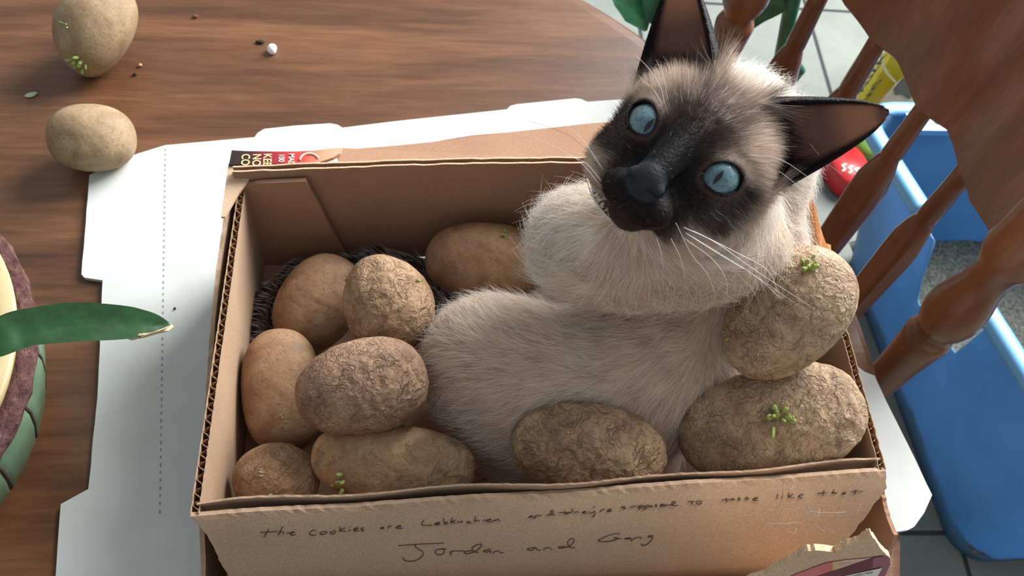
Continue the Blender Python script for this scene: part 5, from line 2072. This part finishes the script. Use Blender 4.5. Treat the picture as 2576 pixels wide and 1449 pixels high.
lf, lsp, lwd = leaf('leaf', spn, [14 * kk, 30 * kk, 44 * kk, 50 * kk, 48 * kk, 50 * kk, 50 * kk, 46 * kk, 41 * kk, 31 * kk, 17 * kk, 1 * kk], np.array([0.0, -0.35, 0.93]), M_LEAF, pot, 0.18, 0.0004)
# withered pale edge near the tip
dr = [PZ(u, v, z) for (u, v), z in zip([(432, 816), (437, 822), (425, 832), (405, 837), (385, 842), (362, 849), (346, 852), (330, 856), (322, 853), (342, 845), (352, 838), (366, 842), (380, 836), (400, 832), (416, 826)], np.linspace(0.133, 0.140, 15))]
V, Fs = slab(dr, (0, -0.35, 0.93), 0.0012)
recalc(mesh('dry_edge', V, Fs, M_DRY, lf, False))
V, Fs = tube(catmull([spn[0], (-0.46, 0.13, 0.14), (-0.44, 0.125, 0.10)], 5), 0.003, 8)
mesh('leaf_stem', V, Fs, M_LEAF, pot)

# leafy plant standing on the floor beyond the table
fc = np.array([0.10, 0.72])
fpl = empty('floor_plant', (fc[0], fc[1], FZ), 'leafy green plant on the floor behind the table edge', 'plant')
prof = [(0.07, 0), (0.09, 0.02), (0.115, 0.2), (0.12, 0.22), (0.11, 0.222), (0.1, 0.19)]
V, Fs = lathe((fc[0], fc[1], FZ + 0.001), prof, 40)
mesh('pot', V, Fs, plain('terracotta', (150, 92, 66), 0.8, 0.2), fpl)
dp = 1.02
for (pts_, wd_) in [([(1545, -160), (1570, -60), (1600, 10), (1625, 78)], [5, 50, 62, 50, 4]),
                    ([(1660, -160), (1665, -60), (1648, 20), (1640, 60)], [5, 40, 46, 30, 3]),
                    ([(1990, -150), (1950, -60), (1905, 20), (1884, 78)], [6, 60, 74, 46, 3]),
                    ([(1900, -160), (1890, -70), (1880, 0), (1878, 40)], [5, 30, 34, 20, 3])]:
    spn2 = [P(u, v, dp + 0.02 * i) for i, (u, v) in enumerate(pts_)]
    leaf('leaf', spn2, [w_ * dp / F_PX for w_ in wd_], np.array([0.05, -0.55, 0.82]), M_LEAFB, fpl, 0.2, 0.0)
st_pts = [P(u, v, d_) for u, v, d_ in [(2010, -80, 1.0), (1990, 20, 1.06), (1975, 90, 1.1), (1962, 150, 1.14), (1955, 220, 1.2)]] + [np.array([fc[0] + 0.03, fc[1], FZ + 0.20])]
V, Fs = tube(catmull(st_pts, 6), np.linspace(0.0105, 0.006, len(catmull(st_pts, 6))), 10)
mesh('stem', V, Fs, M_LEAFB, fpl)
st_pts = [P(1600, -160, 1.02), np.array([0.16, 0.86, -0.3]), np.array([fc[0], fc[1], FZ + 0.2])]
V, Fs = tube(catmull(st_pts, 6), 0.007, 8)
mesh('stem', V, Fs, M_LEAFB, fpl)

# ------------------------------------------------------------------ crumbs on the table
def blob(name, u, v, rpx, label, mat, flat=0.7, seed=1, elong=1.0, ang=0, cat='crumb'):
    p = PZ(u, v, 0.001)
    k = float(proj(p)[2]) / F_PX
    r_ = rpx * k
    bm = bmesh.new()
    bmesh.ops.create_icosphere(bm, subdivisions=3, radius=1.0)
    Vv = np.array([x.co[:] for x in bm.verts])
    Ff = np.array([[x.index for x in f.verts] for f in bm.faces], dtype=np.int32)
    bm.free()
    Vv = Vv * (1 + 0.18 * snoise(Vv, 2.2, seed))[:, None]
    Vv = Vv * np.array([r_ * elong, r_, r_ * flat])
    c_, s_ = math.cos(ang), math.sin(ang)
    Vv = np.stack([Vv[:, 0] * c_ - Vv[:, 1] * s_, Vv[:, 0] * s_ + Vv[:, 1] * c_, Vv[:, 2] + r_ * flat * 0.92], 1)
    o = mesh(name, Vv, Ff, mat)
    o.location = (p[0], p[1], 0.0003)
    return tag(o, label, cat)


M_CW = plain('crumb_white', (240, 240, 238), 0.7, 0.2)
M_CD = plain('crumb_dark', (58, 50, 40), 0.8, 0.1)
blob('white_pellet', 684, 130, 13, 'small white pellet on the table toward the top of the photo', M_CW, 0.8, 3, 1.15, 0.3, 'pellet')
blob('crumb', 654, 106, 7, 'dark crumb just above the white pellet', M_CD, 0.5, 4, 1.6)
blob('crumb', 491, 41, 6, 'brown crumb near the top edge between potato and white pellet', plain('crumb_brown', (112, 74, 50), 0.8, 0.1), 0.6, 5)
blob('crumb', 340, 186, 5, 'tiny black crumb right of the sprouting potato tip', M_CD, 0.6, 6)
blob('crumb', 352, 164, 5, 'tiny tan crumb right of the sprouting potato', plain('crumb_tan', (186, 150, 110), 0.8, 0.1), 0.6, 7)
blob('crumb', 78, 239, 7, 'pale green crumb left of the lower loose potato', plain('crumb_green', (178, 190, 160), 0.8, 0.1), 0.4, 8, 2.0, 0.5)
p = PZ(440, 777, 0.0043)
o = blob('crumb', 440, 777, 3.5, 'black speck on the white sheet left of the box', M_CD, 0.5, 9)
o.location = (p[0], p[1], 0.0044)

# loose cat hairs caught on the torn front of the box
HS = [[(1985, 1272), (1975, 1310), (1968, 1350), (1962, 1378)], [(1938, 1359), (1985, 1373), (2030, 1386), (2044, 1390)], [(2000, 1278), (2018, 1300), (2036, 1318), (2066, 1342), (2080, 1352)], [(1962, 1380), (1990, 1350), (2050, 1332), (2110, 1345), (2150, 1360)], [(2072, 1395), (2110, 1365), (2160, 1340), (2186, 1338)], [(1970, 1345), (1985, 1370), (2010, 1392), (2020, 1398)], [(2030, 1300), (2055, 1350), (2070, 1388), (2090, 1396)], [(2105, 1375), (2110, 1390), (2098, 1398)], [(2150, 1235), (2180, 1195), (2210, 1170), (2230, 1190)], [(2100, 1196), (2150, 1180), (2190, 1184), (2205, 1186)]]
parts = []
for k, h in enumerate(HS):
    if k < 8:
        pts3 = [fp(u, v) + np.array([0, 0.010 - 0.003 * math.sin(i * 2.1 + k), 0]) for i, (u, v) in enumerate(h)]
    else:
        pts3 = [PZ(u, v, H + 0.003) for u, v in h]
    parts.append(tube(catmull(pts3, 6), 0.00008, 4))
V, Fs = merge(parts)
tag(mesh('loose_hair', V, Fs, plain('hair_pale', (150, 142, 140), 0.5, 0.3)), 'pale loose cat hairs caught on the torn front edge', 'hair', kind='stuff')
